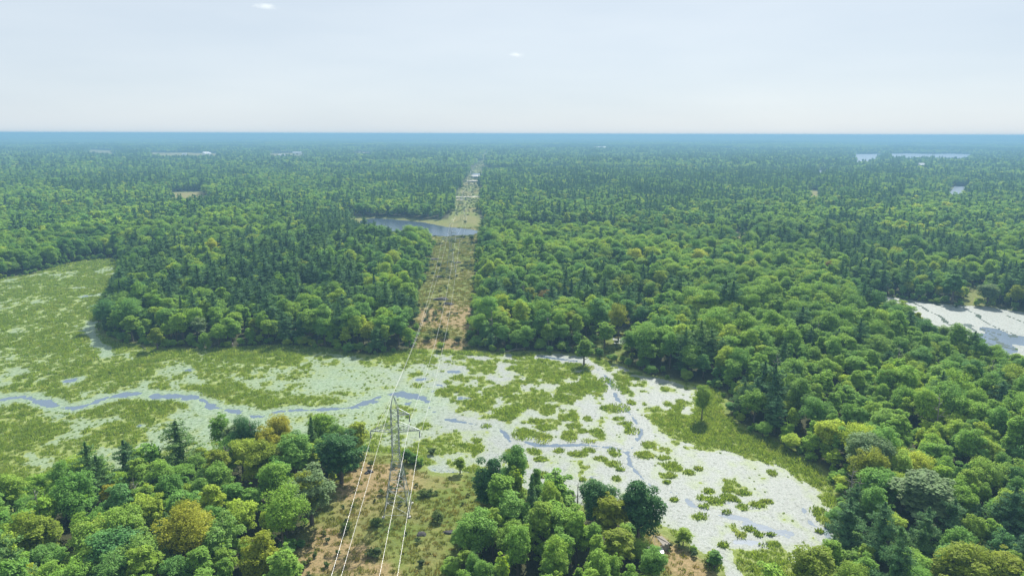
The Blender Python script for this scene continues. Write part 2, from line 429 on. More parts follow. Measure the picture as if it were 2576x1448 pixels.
def leaf_mat(name, ramp_cols, trans=0.30, tcol=(1.7, 1.5, 0.6), gloss=0.015, stand=None, clump=1.1):
    """foliage: diffuse + light passing through; hue picked per tree, mottled per clump"""
    m, t = mat(name); t = NT(t)
    oi = t.n('ObjectInfo'); tc = t.n('TexCoord'); geo = t.n('NewGeometry')
    n = len(ramp_cols)
    c = t.ramp(oi.outputs['Random'], [(i / max(1, n - 1), k) for i, k in enumerate(ramp_cols)])
    if stand is not None:
        s = t.noise(0.012, 3, geo.outputs['Position'])
        sf = t.ramp(s, [(0.45, 0.0), (0.62, 0.7)])
        c = t.mix(sf, c, stand)
    if stand is not None:       # stands of different kinds and age, some tens of metres across
        s2 = t.noise(.021, 4, t.n('VectorMath', operation='ADD', ins={0: geo.outputs['Position'], 1: (371.0, 95.0, 0)}).outputs[0], .6)
        c = t.mix(1.0, c, t.ramp(s2, [(.36, (.82, .88, .98)), (.50, (1.10, 1.10, 1.02)), (.64, (1.55, 1.38, 1.0))]), 'MULTIPLY')
    nz = t.noise(clump, 3, tc.outputs['Object'])
    k = t.ramp(nz, [(0.3, 0.72), (0.7, 1.36)])
    c = t.mix(1.0, c, k, 'MULTIPLY')
    ri = t.ramp(geo.outputs['Random Per Island'], [(0.0, 0.75), (1.0, 1.25)])
    c = t.mix(1.0, c, ri, 'MULTIPLY')
    d = t.n('BsdfDiffuse', ins={'Color': c})
    tr = t.n('BsdfTranslucent', ins={'Color': t.mix(1.0, c, tcol, 'MULTIPLY')})
    g = t.n('BsdfGlossy', ins={'Color': (0.8, 0.85, 0.8, 1), 'Roughness': 0.6})
    a = t.n('MixShader', ins={0: trans, 1: d.outputs[0], 2: tr.outputs[0]})
    b = t.n('MixShader', ins={0: gloss, 1: a.outputs[0], 2: g.outputs[0]})
    o = t.n('OutputMaterial'); t.link(b.outputs[0], o.inputs[0])
    return m

M = {}
M['broad'] = leaf_mat('broadleaf_foliage', [(.095, .225, .052), (.135, .275, .045), (.21, .345, .040), (.095, .230, .072), (.27, .375, .036), (.12, .26, .060), (.19, .335, .044), (.31, .38, .045)],
                      stand=(.19, .325, .044))
M['yellow'] = leaf_mat('yellow_autumn_foliage', [(.31, .34, .03), (.36, .36, .03)], trans=.45)
M['lime'] = leaf_mat('lime_green_foliage', [(.21, .29, .025), (.26, .31, .025)], trans=.45)
M['dark'] = leaf_mat('dark_green_foliage', [(.055, .15, .045), (.065, .16, .042)], trans=.35)
M['pale'] = leaf_mat('pale_grey_green_foliage', [(.17, .26, .11), (.19, .27, .12)], trans=.4)
M['rust'] = leaf_mat('rusty_orange_foliage', [(.24, .18, .055), (.22, .18, .05)], trans=.4)
M['pine'] = leaf_mat('pine_needles', [(.070, .155, .062), (.09, .18, .064), (.11, .21, .062), (.075, .165, .072), (.13, .225, .062)], trans=.25, tcol=(1.4, 1.4, .8),
                     stand=(.085, .175, .068), clump=.8)
M['bark'] = principled('bark', (.12, .10, .085), .9, var=.35, scale=3)
M['grey_bark'] = principled('bleached_dead_wood', (.20, .185, .165), .85, var=.2, scale=4)
M['steel'] = principled('galvanised_steel', (.30, .335, .34), .5, .55, var=.2, scale=1.0)
M['wire'] = principled('aluminium_conductor', (.66, .66, .66), .35, .35, var=.03)
M['glass_ins'] = principled('insulator_glaze', (.22, .24, .24), .25, 0, var=.1)
M['concrete'] = principled('concrete_footing', (.42, .41, .38), .85, var=.15)
M['rock'] = principled('granite', (.07, .068, .068), .95, var=.45, scale=.9)
M['marsh_grass'] = leaf_mat('marsh_sedge', [(.155, .25, .05), (.195, .29, .065), (.14, .235, .05), (.245, .32, .11)], trans=.5, clump=.25)
M['dry_grass'] = leaf_mat('dry_meadow_grass', [(.18, .185, .06), (.15, .195, .045), (.20, .19, .07), (.145, .195, .045), (.22, .19, .085)], trans=.35, clump=.3)
M['shrub'] = leaf_mat('shrub_foliage', [(.075, .135, .025), (.11, .165, .025), (.055, .10, .03), (.15, .17, .035)], trans=.35)
M['tin'] = principled('weathered_white_sheet_metal', (.72, .74, .76), .45, .1, var=.08)
M['planks'] = principled('weathered_grey_boards', (.30, .27, .23), .85, var=.3, scale=5)
M['roof_tin'] = principled('galvanised_roof_sheet', (.48, .50, .52), .6, .1, var=.1)
M['white_wall'] = principled('white_painted_wall', (.8, .8, .78), .7, var=.05)
M['sand'] = principled('pale_gravel', (.42, .40, .35), .95, var=.15, scale=.4)

# ground: colours follow what grows there (cover attribute painted from the plan: r dry, g sedge, b forest floor)
m, nt = mat('ground_cover'); t = NT(nt)
at = t.n('Attribute', attribute_name='cover'); sp = t.n('SeparateColor', ins={0: at.outputs['Color']})
geo = t.n('NewGeometry')
P = geo.outputs['Position']
n1 = t.noise(.35, 5, P, .65); n2 = t.noise(1.7, 4, P, .65); n4 = t.noise(.06, 3, P)
green = t.ramp(n1, [(.3, (.085, .125, .026)), (.5, (.13, .17, .035)), (.7, (.19, .205, .055))])
dry = t.ramp(n2, [(.3, (.14, .13, .055)), (.5, (.25, .19, .09)), (.7, (.35, .26, .15))])
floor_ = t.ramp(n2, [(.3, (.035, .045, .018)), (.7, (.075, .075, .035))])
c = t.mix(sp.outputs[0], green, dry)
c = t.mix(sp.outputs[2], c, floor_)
sedge = t.ramp(n1, [(.28, (.13, .18, .035)), (.5, (.20, .25, .06)), (.68, (.29, .33, .12))])
pale = t.ramp(n2, [(.3, (.19, .27, .095)), (.5, (.26, .33, .16)), (.7, (.34, .40, .24))])
pf_ = t.math('MULTIPLY', sp.outputs[0], t.ramp(n1, [(.40, 0.25), (.60, 1.0)]))
sedge = t.mix(pf_, sedge, pale)
c = t.mix(sp.outputs[1], c, sedge)
bmp = t.n('Bump', ins={'Strength': .8, 'Distance': .35, 'Height': n2})
p = t.n('BsdfPrincipled', ins={'Base Color': c, 'Roughness': .95, 'Specular IOR Level': .15, 'Normal': bmp.outputs[0]})
o = t.n('OutputMaterial'); t.link(p.outputs[0], o.inputs[0])
M['ground'] = m

m, nt = mat('lily_pad_mat'); t = NT(nt)
at = t.n('Attribute', attribute_name='cover'); sp = t.n('SeparateColor', ins={0: at.outputs['Color']})
geo = t.n('NewGeometry'); P = geo.outputs['Position']
vo = t.n('TexVoronoi', ins={'Vector': P, 'Scale': 2.6})
n1 = t.noise(.22, 5, P, .7); n2 = t.noise(3.5, 3, P, .7); n3 = t.noise(.9, 4, P, .7)
white = t.ramp(n2, [(.3, (.16, .195, .165)), (.55, (.265, .29, .275)), (.8, (.335, .345, .34))])  # sun and sky glare on the pads, painted in as a paler base colour
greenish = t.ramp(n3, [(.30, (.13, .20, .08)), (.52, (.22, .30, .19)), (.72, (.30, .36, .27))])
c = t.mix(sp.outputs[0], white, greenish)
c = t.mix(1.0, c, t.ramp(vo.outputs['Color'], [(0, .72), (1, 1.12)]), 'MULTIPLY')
edgec = t.ramp(n2, [(.3, (.12, .17, .06)), (.6, (.24, .30, .13)), (.8, (.36, .39, .25))])
c = t.mix(t.math('MULTIPLY', sp.outputs[1], t.ramp(n1, [(.36, .35), (.6, .9)])), c, edgec)
gaps = t.ramp(n3, [(.34, 1.0), (.45, 0.0)])
c = t.mix(t.math('MULTIPLY', gaps, .75), c, (.05, .07, .05))
bmp = t.n('Bump', ins={'Strength': .35, 'Distance': .12, 'Height': vo.outputs['Distance']})
p = t.n('BsdfPrincipled', ins={'Base Color': c, 'Roughness': .6, 'Specular IOR Level': .3, 'Normal': bmp.outputs[0]})
o = t.n('OutputMaterial'); t.link(p.outputs[0], o.inputs[0])
M['pads'] = m

m, nt = mat('still_water'); t = NT(nt)
geo = t.n('NewGeometry')
nz = t.noise(.9, 3, geo.outputs['Position'])
bmp = t.n('Bump', ins={'Strength': .25, 'Distance': .05, 'Height': nz})
p = t.n('BsdfPrincipled', ins={'Base Color': (.10, .14, .19, 1), 'Roughness': .22, 'IOR': 1.333, 'Specular IOR Level': .9, 'Normal': bmp.outputs[0]})
o = t.n('OutputMaterial'); t.link(p.outputs[0], o.inputs[0])
M['water'] = m

def water_mat(name, base, rough, wave, dist):
    m, nt = mat(name); t = NT(nt)
    geo = t.n('NewGeometry')
    nz = t.noise(wave, 4, geo.outputs['Position'])
    bmp = t.n('Bump', ins={'Strength': .6, 'Distance': dist, 'Height': nz})
    p = t.n('BsdfPrincipled', ins={'Base Color': (*base, 1), 'Roughness': rough, 'IOR': 1.333, 'Specular IOR Level': .5, 'Normal': bmp.outputs[0]})
    o = t.n('OutputMaterial'); t.link(p.outputs[0], o.inputs[0])
    return m
M['lake'] = water_mat('rippled_lake_water', (.05, .075, .11), .20, .35, .16)
M['far_lake'] = water_mat('wind_ruffled_lake_water', (.10, .14, .20), .30, .1, .8)

# ------------------------------------------------------------------ mesh helpers
def new_mesh(name, verts, faces, mats=None, smooth=False):
    me = bpy.data.meshes.new(name)
    verts = np.asarray(verts, np.float32)
    if isinstance(faces, np.ndarray):
        nf, k = faces.shape
        me.vertices.add(len(verts)); me.vertices.foreach_set('co', verts.ravel())
        me.loops.add(nf * k); me.loops.foreach_set('vertex_index', faces.astype(np.int32).ravel())
        me.polygons.add(nf)
        me.polygons.foreach_set('loop_start', np.arange(0, nf * k, k, dtype=np.int32))
        me.polygons.foreach_set('loop_total', np.full(nf, k, np.int32))
        me.update(calc_edges=True)
    else:
        me.from_pydata([tuple(v) for v in verts], [], faces)
    for mm in (mats or []): me.materials.append(mm)
    if smooth:
        me.polygons.foreach_set('use_smooth', np.ones(len(me.polygons), bool))
    return me

def link(name, me, parent=None, loc=(0, 0, 0), **props):
    o = bpy.data.objects.new(name, me)
    o.location = loc
    if parent: o.parent = parent
    COL.objects.link(o)
    for k, v in props.items(): o[k] = v
    return o

def thing(name, label, cat, loc=(0, 0, 0), rz=0.0, group=None, scale=None):
    o = bpy.data.objects.new(name, None)
    o.location = loc; o.rotation_euler = (0, 0, rz)
    if scale: o.scale = scale
    o.empty_display_size = .5
    COL.objects.link(o)
    o['label'] = label; o['category'] = cat
    if group: o['group'] = group
    return o

class MB:
    """collects boxes, bars and tubes into one mesh"""
    def __init__(s): s.v = []; s.f = []
    def add(s, v, f):
        b = len(s.v); s.v += [tuple(q) for q in v]; s.f += [tuple(i + b for i in q) for q in f]
    def tube(s, pts, rad, n=6, caps=True):
        pts = [Vector(p) for p in pts]
        if not isinstance(rad, (list, tuple)): rad = [rad] * len(pts)
        b = len(s.v)
        for i, p in enumerate(pts):
            d = (pts[min(i + 1, len(pts) - 1)] - pts[max(i - 1, 0)]).normalized()
            a = d.cross(Vector((0, 0, 1)) if abs(d.z) < .9 else Vector((1, 0, 0))).normalized()
            c = d.cross(a)
            for k in range(n):
                th = 2 * math.pi * (k + .5) / n
                s.v.append(tuple(p + (a * math.cos(th) + c * math.sin(th)) * rad[i]))
        for i in range(len(pts) - 1):
            for k in range(n):
                s.f.append((b + i * n + k, b + i * n + (k + 1) % n, b + (i + 1) * n + (k + 1) % n, b + (i + 1) * n + k))
        if caps:
            s.f.append(tuple(b + k for k in range(n))[::-1]); s.f.append(tuple(b + (len(pts) - 1) * n + k for k in range(n)))
    def box(s, lo, hi):
        x0, y0, z0 = lo; x1, y1, z1 = hi
        s.add([(x0, y0, z0), (x1, y0, z0), (x1, y1, z0), (x0, y1, z0), (x0, y0, z1), (x1, y0, z1), (x1, y1, z1), (x0, y1, z1)],
              [(0, 3, 2, 1), (4, 5, 6, 7), (0, 1, 5, 4), (1, 2, 6, 5), (2, 3, 7, 6), (3, 0, 4, 7)])
    def mesh(s, name, m, smooth=False): return new_mesh(name, s.v, s.f, [m], smooth)

# ------------------------------------------------------------------ ground sheet, pads, water
def radii():
    r = [70.0]
    while r[-1] < 620:
        r.append(r[-1] + max(.52, r[-1] ** 2 / 58055 * .8))
    while r[-1] < 15000:
        r.append(r[-1] * 1.022)
    return np.array(r)
RR = radii()
AZ = np.radians(np.arange(-50, 50.001, .118))
rg, ag = np.meshgrid(RR, AZ, indexing='ij')
jit = 1 + (rng.random(rg.shape) - .5) * .0022
X = rg * jit * np.sin(ag); Y = rg * jit * np.cos(ag)
Z = height(X, Y)
near = (Y < 900)
inM = np.zeros(X.shape); inM[...] = 1e3
inM = marsh_sdf(X, Y)
gf = np.full(X.shape, 1.0); wf = np.full(X.shape, -1.0); bk = np.full(X.shape, -1.0)
mk = inM < 2
gf[mk] = grass_field(X[mk], Y[mk])
w_, b_ = water_field(X[mk], Y[mk]); wf[mk] = w_; bk[mk] = b_
grass_v = np.where(mk, np.maximum(gf - 1.9 * np.clip(bk, 0, 1), -2), 1.0)
pond_d = sdf(POND, X, Y, 50); lake_d = sdf(LAKE, X, Y, 50); gp = sdf(GAP_POOL, X, Y, 20)
pools_d = np.full(X.shape, 50.0)
for p_ in POOLS: pools_d = np.minimum(pools_d, sdf(p_, X, Y, 50))
nl = fbm(X, Y * .45, 9, 4, 12.) - .5
def cell(a): return (a[:-1, :-1] + a[1:, :-1] + a[:-1, 1:] + a[1:, 1:]) / 4
cM = cell(inM) < 0
cw = cell(wf) > .30
cg = cell(grass_v) > 0
cpond = cell(pond_d) < 6
pf = cell(fbm(X, Y * .28, 11, 4, 21.)); pf2 = cell(fbm(X, Y * .3, 40, 2, 22.))
pond_px, pond_py, _ = chart(cell(X), cell(Y), np.zeros(pf.shape))
pond_blue = (((pond_px - 2490) / 110) ** 2 + ((pond_py - 862) / 26) ** 2) + cell(nl) * 5 < .8
cpond_dark = cpond & ((np.abs(pf - .5) < .022 * sstep(.40, .60, pf2)) | (pf > .69)) & (cell(pond_d) < -1)
clake = (cell(lake_d) + cell(nl) * 3 < 0)
cgap = cell(gp) < 0
cpool = cell(pools_d) < 0
cls = np.zeros(cM.shape, int)                      # 0 ground 1 pads 2 water
cls[cM & ~cg] = 1
cls[cM & cw & ~cg] = 2
cls[cM & cw & (cell(wf) > .42)] = 2
cls[cpond & ~cM] = 1
cls[cpond & pond_blue] = 2
cls[cpond_dark] = 3
cls[cgap & (cls == 0)] = 1
idx = np.arange(X.size).reshape(X.shape)
quads = np.stack([idx[:-1, :-1], idx[:-1, 1:], idx[1:, 1:], idx[1:, :-1]], -1)

px_, py_, _ = chart(X, Y, Z)
og = open_ground(X, Y)
dryn = fbm(X, Y, 16, 4, 31.)
inrow = np.minimum(np.minimum(sdf(ROW_NEAR, X, Y, 60), sdf(ROW_FAR, X, Y, 60)), sdf(SHED_CLEARING, X, Y, 60))
dry = sstep(.44, .60, dryn) * sstep(2, -3, inrow) * np.where(Y > 330, .45, 1)
for cx, cy, rx, ry, a in [(900, 1230, 75, 90, .8), (860, 1400, 110, 90, .5), (1020, 1290, 60, 30, .5), (1080, 1400, 40, 60, .4), (1130, 790, 70, 45, .9), (1100, 705, 40, 12, .5),
                          (1170, 690, 40, 12, .6), (1180, 830, 30, 20, .5), (1100, 1220, 60, 50, -.6), (980, 1320, 60, 25, -.5), (1120, 640, 60, 25, -.3), (1150, 900, 100, 12, -1)]:
    dry += a * np.exp(-(((px_ - cx) / rx) ** 2 + ((py_ - cy) / ry) ** 2)) * sstep(2, -3, inrow) * (.6 + .8 * dryn)
far_m = np.full(X.shape, 60.)
for p_ in MEADOWS + [LAKE_MEADOW, POND_BANK]: far_m = np.minimum(far_m, sdf(p_, X, Y, 60))
dry = np.maximum(dry, .35 * sstep(2, -2, far_m) * (dryn * 1.6))
mead3 = np.full(X.shape, 60.)
for p_ in MEADOWS: mead3 = np.minimum(mead3, sdf(p_, X, Y, 60))
dry = np.where((mead3 < 0), .55, dry)
cover = np.zeros(X.shape + (4,), np.float32); cover[..., 3] = 1
cover[..., 0] = np.clip(dry, 0, 1)
cover[..., 1] = np.clip(sstep(1.5, -1, inM), 0, 1)
wash = sstep(.36, .62, fbm(X, Y * .7, 30, 4, 44.)) * sstep(1200, 500, px_) * .9 + .10
wash = np.maximum(wash, .9 * np.exp(-(((px_ - 60) / 260) ** 2 + ((py_ - 800) / 130) ** 2)))
cover[..., 0] = np.where(inM < 0, wash, cover[..., 0])
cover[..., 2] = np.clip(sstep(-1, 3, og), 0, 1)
green_pads = sstep(1320, 850, px_ + (fbm(X, Y, 30, 3, 41.) - .5) * 700 + np.where(py_ > 1020, 60, 0))
padcover = cover.copy(); padcover[..., 1] = np.clip(sstep(-.75, .15, grass_v + .5 * (fbm(X, Y, 4, 3, 46.) - .5)), 0, 1) * (inM < 0); padcover[..., 0] = green_pads * (inM < 5)

def sheet(name, sel, zarr, cov, material):
    q = quads[sel]
    used, inv = np.unique(q, return_inverse=True)
    v = np.stack([X.ravel()[used], Y.ravel()[used], zarr.ravel()[used]], -1)
    me = new_mesh(name, v, inv.reshape(-1, 4), [material], smooth=True)
    a = me.color_attributes.new('cover', 'FLOAT_COLOR', 'POINT')
    a.data.foreach_set('color', cov.reshape(-1, 4)[used].ravel().astype(np.float32))
    return me
Zm = .05 + .14 * np.clip(grass_v, -1.2, .5)
Zg = np.where(inM < 0, Zm + (.05 * fbm(X, Y, 2, 2, 50.) - .025) * (grass_v > .1), Z)
Zp = np.where(inM < 4, .05 - .8 * np.clip(wf - .33, 0, .45) * (grass_v < 0), .05)
gmin = np.maximum(np.maximum(grass_v[:-1, :-1], grass_v[1:, 1:]), np.maximum(grass_v[:-1, 1:], grass_v[1:, :-1]))
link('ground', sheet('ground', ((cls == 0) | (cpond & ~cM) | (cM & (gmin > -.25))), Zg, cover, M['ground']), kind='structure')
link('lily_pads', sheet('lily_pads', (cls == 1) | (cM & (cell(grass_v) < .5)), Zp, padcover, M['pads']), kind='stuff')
deep = principled('dark_open_water_weed', (.025, .05, .03), .3, 0, var=.3)
link('pond_weed', sheet('pond_weed', cls == 3, np.full(X.shape, .04), padcover, deep), kind='stuff')
# water sheet and an outer plain that carries on round the back
n_ = 96
wv = [(3600 * math.sin(2 * math.pi * k / n_), 3600 * math.cos(2 * math.pi * k / n_), 0.0) for k in range(n_)]
link('water', new_mesh('water', wv, [tuple(range(n_))[::-1]], [M['water']]), kind='structure')
v = []; f = []
for k in range(n_ + 1):
    a = 2 * math.pi * k / n_
    for r_ in (0, 60, 400, 3000, 15500): v.append((r_ * math.sin(a), r_ * math.cos(a), -1.2 - (25 if r_ > 10000 else 0) * 0))
for k in range(n_):
    for j in range(4): f.append((k * 5 + j, k * 5 + 5 + j, k * 5 + 6 + j, k * 5 + 1 + j))
me = new_mesh('plain', v, f, [M['ground']])
a = me.color_attributes.new('cover', 'FLOAT_COLOR', 'POINT')
a.data.foreach_set('color', np.tile(np.array([0, 0, 1, 1], np.float32), len(v)))
link('terrain', me, kind='structure')
link('lake_water', new_mesh('lake_water', [(a_, b_, .03) for a_, b_ in G([(880, 540), (1215, 566), (1215, 600), (1080, 604), (990, 592), (900, 590)])], [(5, 4, 3, 2, 1, 0)], [M['lake']]), kind='structure')
for i_, p_ in enumerate(POOLS):
    link('lake_water', new_mesh('lake_water', [(a_, b_, .5 + .02 * i_) for a_, b_ in p_], [tuple(range(len(p_)))[::-1]], [M['far_lake']]), kind='structure')
# pale sand tracks across the power line cut
for line, wd in TRACKS:
    d = line[1] - line[0]; nrm = np.array([-d[1], d[0]]); nrm /= np.linalg.norm(nrm)
    vs = []
    for k in range(25):
        p0 = line[0] + d * k / 24
        hh = wd * (.6 + .8 * random.random())
        off = nrm * math.sin(k * .7) * 2
        for s_ in (-1, 1):
            q0 = p0 + off + nrm * hh * s_
            vs.append((q0[0], q0[1], 6.2))
    link('track', new_mesh('track', vs, [(2 * k, 2 * k + 2, 2 * k + 3, 2 * k + 1) for k in range(24)], [M['sand']]), kind='structure')

# ------------------------------------------------------------------ trees
def leaf_quads(pos, nrm, size, rg_, flat=0.0):
    n = len(pos)
    nrm = nrm / (np.linalg.norm(nrm, axis=1, keepdims=True) + 1e-9)
    ref = rg_.normal(size=(n, 3))
    a = np.cross(nrm, ref); a /= np.linalg.norm(a, axis=1, keepdims=True) + 1e-9
    b = np.cross(nrm, a)
    s = (size * (.55 + .9 * rg_.random(n)))[:, None] * .5
    w = s * (.55 + .35 * rg_.random((n, 1)))
    v = np.stack([pos - a * s, pos - b * w + nrm * s * .15, pos + a * s, pos + b * w - nrm * s * .15], 1).reshape(-1, 3)
    return v, np.arange(4 * n).reshape(n, 4)

def unit(rg_, n):
    d = rg_.normal(size=(n, 3)); return d / np.linalg.norm(d, axis=1, keepdims=True)

def broad_crown(rg_, h, w, nb, nl, size, base=.28, lop=.25, top=.0):
    """blobs of leaf clumps over an uneven ovoid"""
    hh = h * (1 - base) / 2; cz = h * base + hh
    d = unit(rg_, nb * 3); d = d[d[:, 2] > -.75][:nb]
    rr = (.50 + .42 * rg_.random(len(d))) * (.86 + .22 * np.sin(3 * np.arctan2(d[:, 1], d[:, 0]) + h) * np.cos(2.5 * d[:, 2] + w)) + .20 * (rg_.random(len(d)) < .22)
    taper = 1 - np.clip(d[:, 2], 0, 1) * top
    c = np.stack([d[:, 0] * w / 2 * rr * taper, d[:, 1] * w / 2 * rr * taper, cz + d[:, 2] * hh * rr], 1)
    c[:, :2] += rg_.normal(size=2) * lop
    br = (w * .5) * (.15 + .25 * rg_.random(len(c))) * np.where(rr > .92, .72, 1)
    pick = rg_.choice(len(c), nl, p=br ** 2 / (br ** 2).sum())
    dd = unit(rg_, nl); dd[:, 2] = np.where(dd[:, 2] < -.2, -dd[:, 2] * .6, dd[:, 2])
    dd /= np.linalg.norm(dd, axis=1, keepdims=True)
    lump = 1 + .25 * np.sin(dd[:, 0] * 7 + c[pick, 0] * 5) * np.sin(dd[:, 1] * 6 + c[pick, 1] * 4) + .12 * rg_.normal(size=nl)
    pos = c[pick] + dd * (br[pick] * lump)[:, None] * np.array([1, 1, .78])
    nrm = dd * .45 + unit(rg_, nl) * .55 + np.array([0, 0, .95])
    v, f = leaf_quads(pos, nrm, size, rg_)
    # inner mass
    ni = nl // 9
    di = unit(rg_, ni) * (rg_.random((ni, 1)) ** .5) * .62
    pi_ = np.stack([di[:, 0] * w / 2, di[:, 1] * w / 2, cz + di[:, 2] * hh], 1)
    v2, f2 = leaf_quads(pi_, unit(rg_, ni), size * 2.2, rg_)
    return np.concatenate([v, v2]), np.concatenate([f, f2 + len(v)])

def pine_crown(rg_, h, w, nl, size, layers=13, base=.22, ragged=.35, spire=False):
    P_, N_ = [], []
    tot = 0
    spec = []
    for i in range(layers):
        tt = i / (layers - 1)
        z = h * (base + (1 - base) * (tt ** .95) * .97)
        prof = (1 - tt) ** (.85 if spire else .48) * (1 if spire else .8 + .4 * rg_.random()) * (1 if spire else min(1, .55 + tt * 2.2)) + .05
        for k in range(rg_.integers(5, 8)):
            a = rg_.random() * 2 * math.pi
            L = w / 2 * prof * (1 - ragged + 2 * ragged * rg_.random()) * (1 if spire else 1.1)
            spec.append((z + rg_.normal() * h * .012, a, L)); tot += L + .3
    for z, a, L in spec:
        n = max(3, int(nl * (L + .3) / tot))
        t_ = rg_.random(n) ** .6
        spread = (.16 + .22 * L * t_ * .5)
        x = t_ * L; yy = rg_.normal(size=n) * spread
        rise = (.10 if not spire else -.12) * L * t_ ** 1.6
        P_.append(np.stack([x * math.cos(a) - yy * math.sin(a), x * math.sin(a) + yy * math.cos(a), z + rise + rg_.normal(size=n) * .16], 1))
        N_.append(np.stack([np.cos(a) * np.full(n, .3), np.sin(a) * np.full(n, .3), np.ones(n)], 1) + unit(rg_, n) * .7)
    P_ = np.concatenate(P_); N_ = np.concatenate(N_)
    v, f = leaf_quads(P_, N_, size, rg_)
    ni = nl // 10
    tt = rg_.random(ni)
    rad = w * .22 * (1 - tt) * np.sqrt(rg_.random(ni)); an = rg_.random(ni) * 6.283
    p2 = np.stack([rad * np.cos(an), rad * np.sin(an), h * (base + (1 - base) * tt)], 1)
    v2, f2 = leaf_quads(p2, unit(rg_, ni), size * 2.0, rg_)
    return np.concatenate([v, v2]), np.concatenate([f, f2 + len(v)])

def trunk_mesh(name, h, r0, limbs, rg_, m, crown_w=6, base=.3, straight=False):
    mb = MB()
    bx, by = (0, 0) if straight else rg_.normal(size=2) * .35
    pts = [(bx * t_ ** 2, by * t_ ** 2, h * t_ * .93 - (.4 if t_ == 0 else 0)) for t_ in (0, .2, .45, .7, 1)]
    mb.tube(pts, [r0 * 1.25, r0, r0 * .75, r0 * .45, r0 * .12], 6)
    for k in range(limbs):
        z0 = h * (base * .8 + .45 * rg_.random()); a = rg_.random() * 6.283
        L = crown_w * .38 * (.6 + .5 * rg_.random())
        q = [(0, 0, z0), (math.cos(a) * L * .5, math.sin(a) * L * .5, z0 + L * .45), (math.cos(a) * L, math.sin(a) * L, z0 + L * .85)]
        mb.tube(q, [r0 * .42, r0 * .28, r0 * .08], 4, caps=False)
    return mb.mesh(name, m)

PROTO = bpy.data.collections.new('prototypes')   # sources of the far forest, not linked to the scene
def proto(name, me, coll):
    o = bpy.data.objects.new(name, me); coll.objects.link(o); return o

BROAD = []   # (height, width, crown mesh, trunk mesh)
bspec = [(14, 8.5, .22, .1), (13, 9.5, .2, .0), (15, 7.5, .25, .25), (12, 7.0, .18, .1), (16, 8.5, .25, .15), (13, 6.2, .15, .3), (14.5, 10.5, .26, .0), (11, 6.8, .12, .15), (15, 6.0, .22, .4)]
for i, (h, w, base, top) in enumerate(bspec):
    r_ = np.random.default_rng(100 + i)
    v, f = broad_crown(r_, h, w, 34 + int(w * 2.4), 12500, .31, base, .3, top)
    BROAD.append((h, w, new_mesh('crown', v, f, [M['broad']]), trunk_mesh('trunk', h, .2 + .008 * h, 6, r_, M['bark'], w, base)))
AIRY = []
for i, (h, w) in enumerate([(14, 5.0), (12, 5.5)]):
    r_ = np.random.default_rng(150 + i)
    v, f = broad_crown(r_, h, w, 26, 4200, .30, .25, .3, .35)
    AIRY.append((h, w, new_mesh('crown', v, f, [M['broad']]), trunk_mesh('trunk', h, .2, 9, r_, M['bark'], w, .2)))
PINE = []
for i, (h, w, sp_, lay) in enumerate([(16, 8.0, False, 13), (17.5, 8.6, False, 14), (14, 7.2, False, 11), (16.5, 7.2, False, 13), (14, 4.6, True, 17), (16, 5.0, True, 20)]):
    r_ = np.random.default_rng(200 + i)
    v, f = pine_crown(r_, h, w, 9000, .31, lay, .2 if not sp_ else .06, .38 if not sp_ else .15, sp_)
    PINE.append((h, w, new_mesh('crown', v, f, [M['pine']]), trunk_mesh('trunk', h, .22, 0, r_, M['bark'], w, .2, True)))

def joined(name, crown, trunk):
    cv = np.empty(len(crown.vertices) * 3, np.float32); crown.vertices.foreach_get('co', cv)
    cf = np.empty(len(crown.loops), np.int32); crown.loops.foreach_get('vertex_index', cf)
    tv = [tuple(q.co) for q in trunk.vertices]
    me = bpy.data.meshes.new(name)
    nv = len(crown.vertices)
    tf = [tuple(i + nv for i in p_.vertices) for p_ in trunk.polygons]
    allv = np.concatenate([cv.reshape(-1, 3), np.array(tv, np.float32)])
    me.vertices.add(len(allv)); me.vertices.foreach_set('co', allv.ravel())
    loops = np.concatenate([cf, np.array([i for q in tf for i in q], np.int32)])
    tot = np.concatenate([np.full(len(crown.polygons), 4), np.array([len(q) for q in tf])]).astype(np.int32)
    st = np.concatenate([[0], np.cumsum(tot)[:-1]]).astype(np.int32)
    me.loops.add(len(loops)); me.loops.foreach_set('vertex_index', loops)
    me.polygons.add(len(tot)); me.polygons.foreach_set('loop_start', st); me.polygons.foreach_set('loop_total', tot)
    me.update(calc_edges=True)
    me.materials.append(crown.materials[0]); me.materials.append(trunk.materials[0])
    mi = np.zeros(len(tot), np.int32); mi[len(crown.polygons):] = 1
    me.polygons.foreach_set('material_index', mi)
    return me

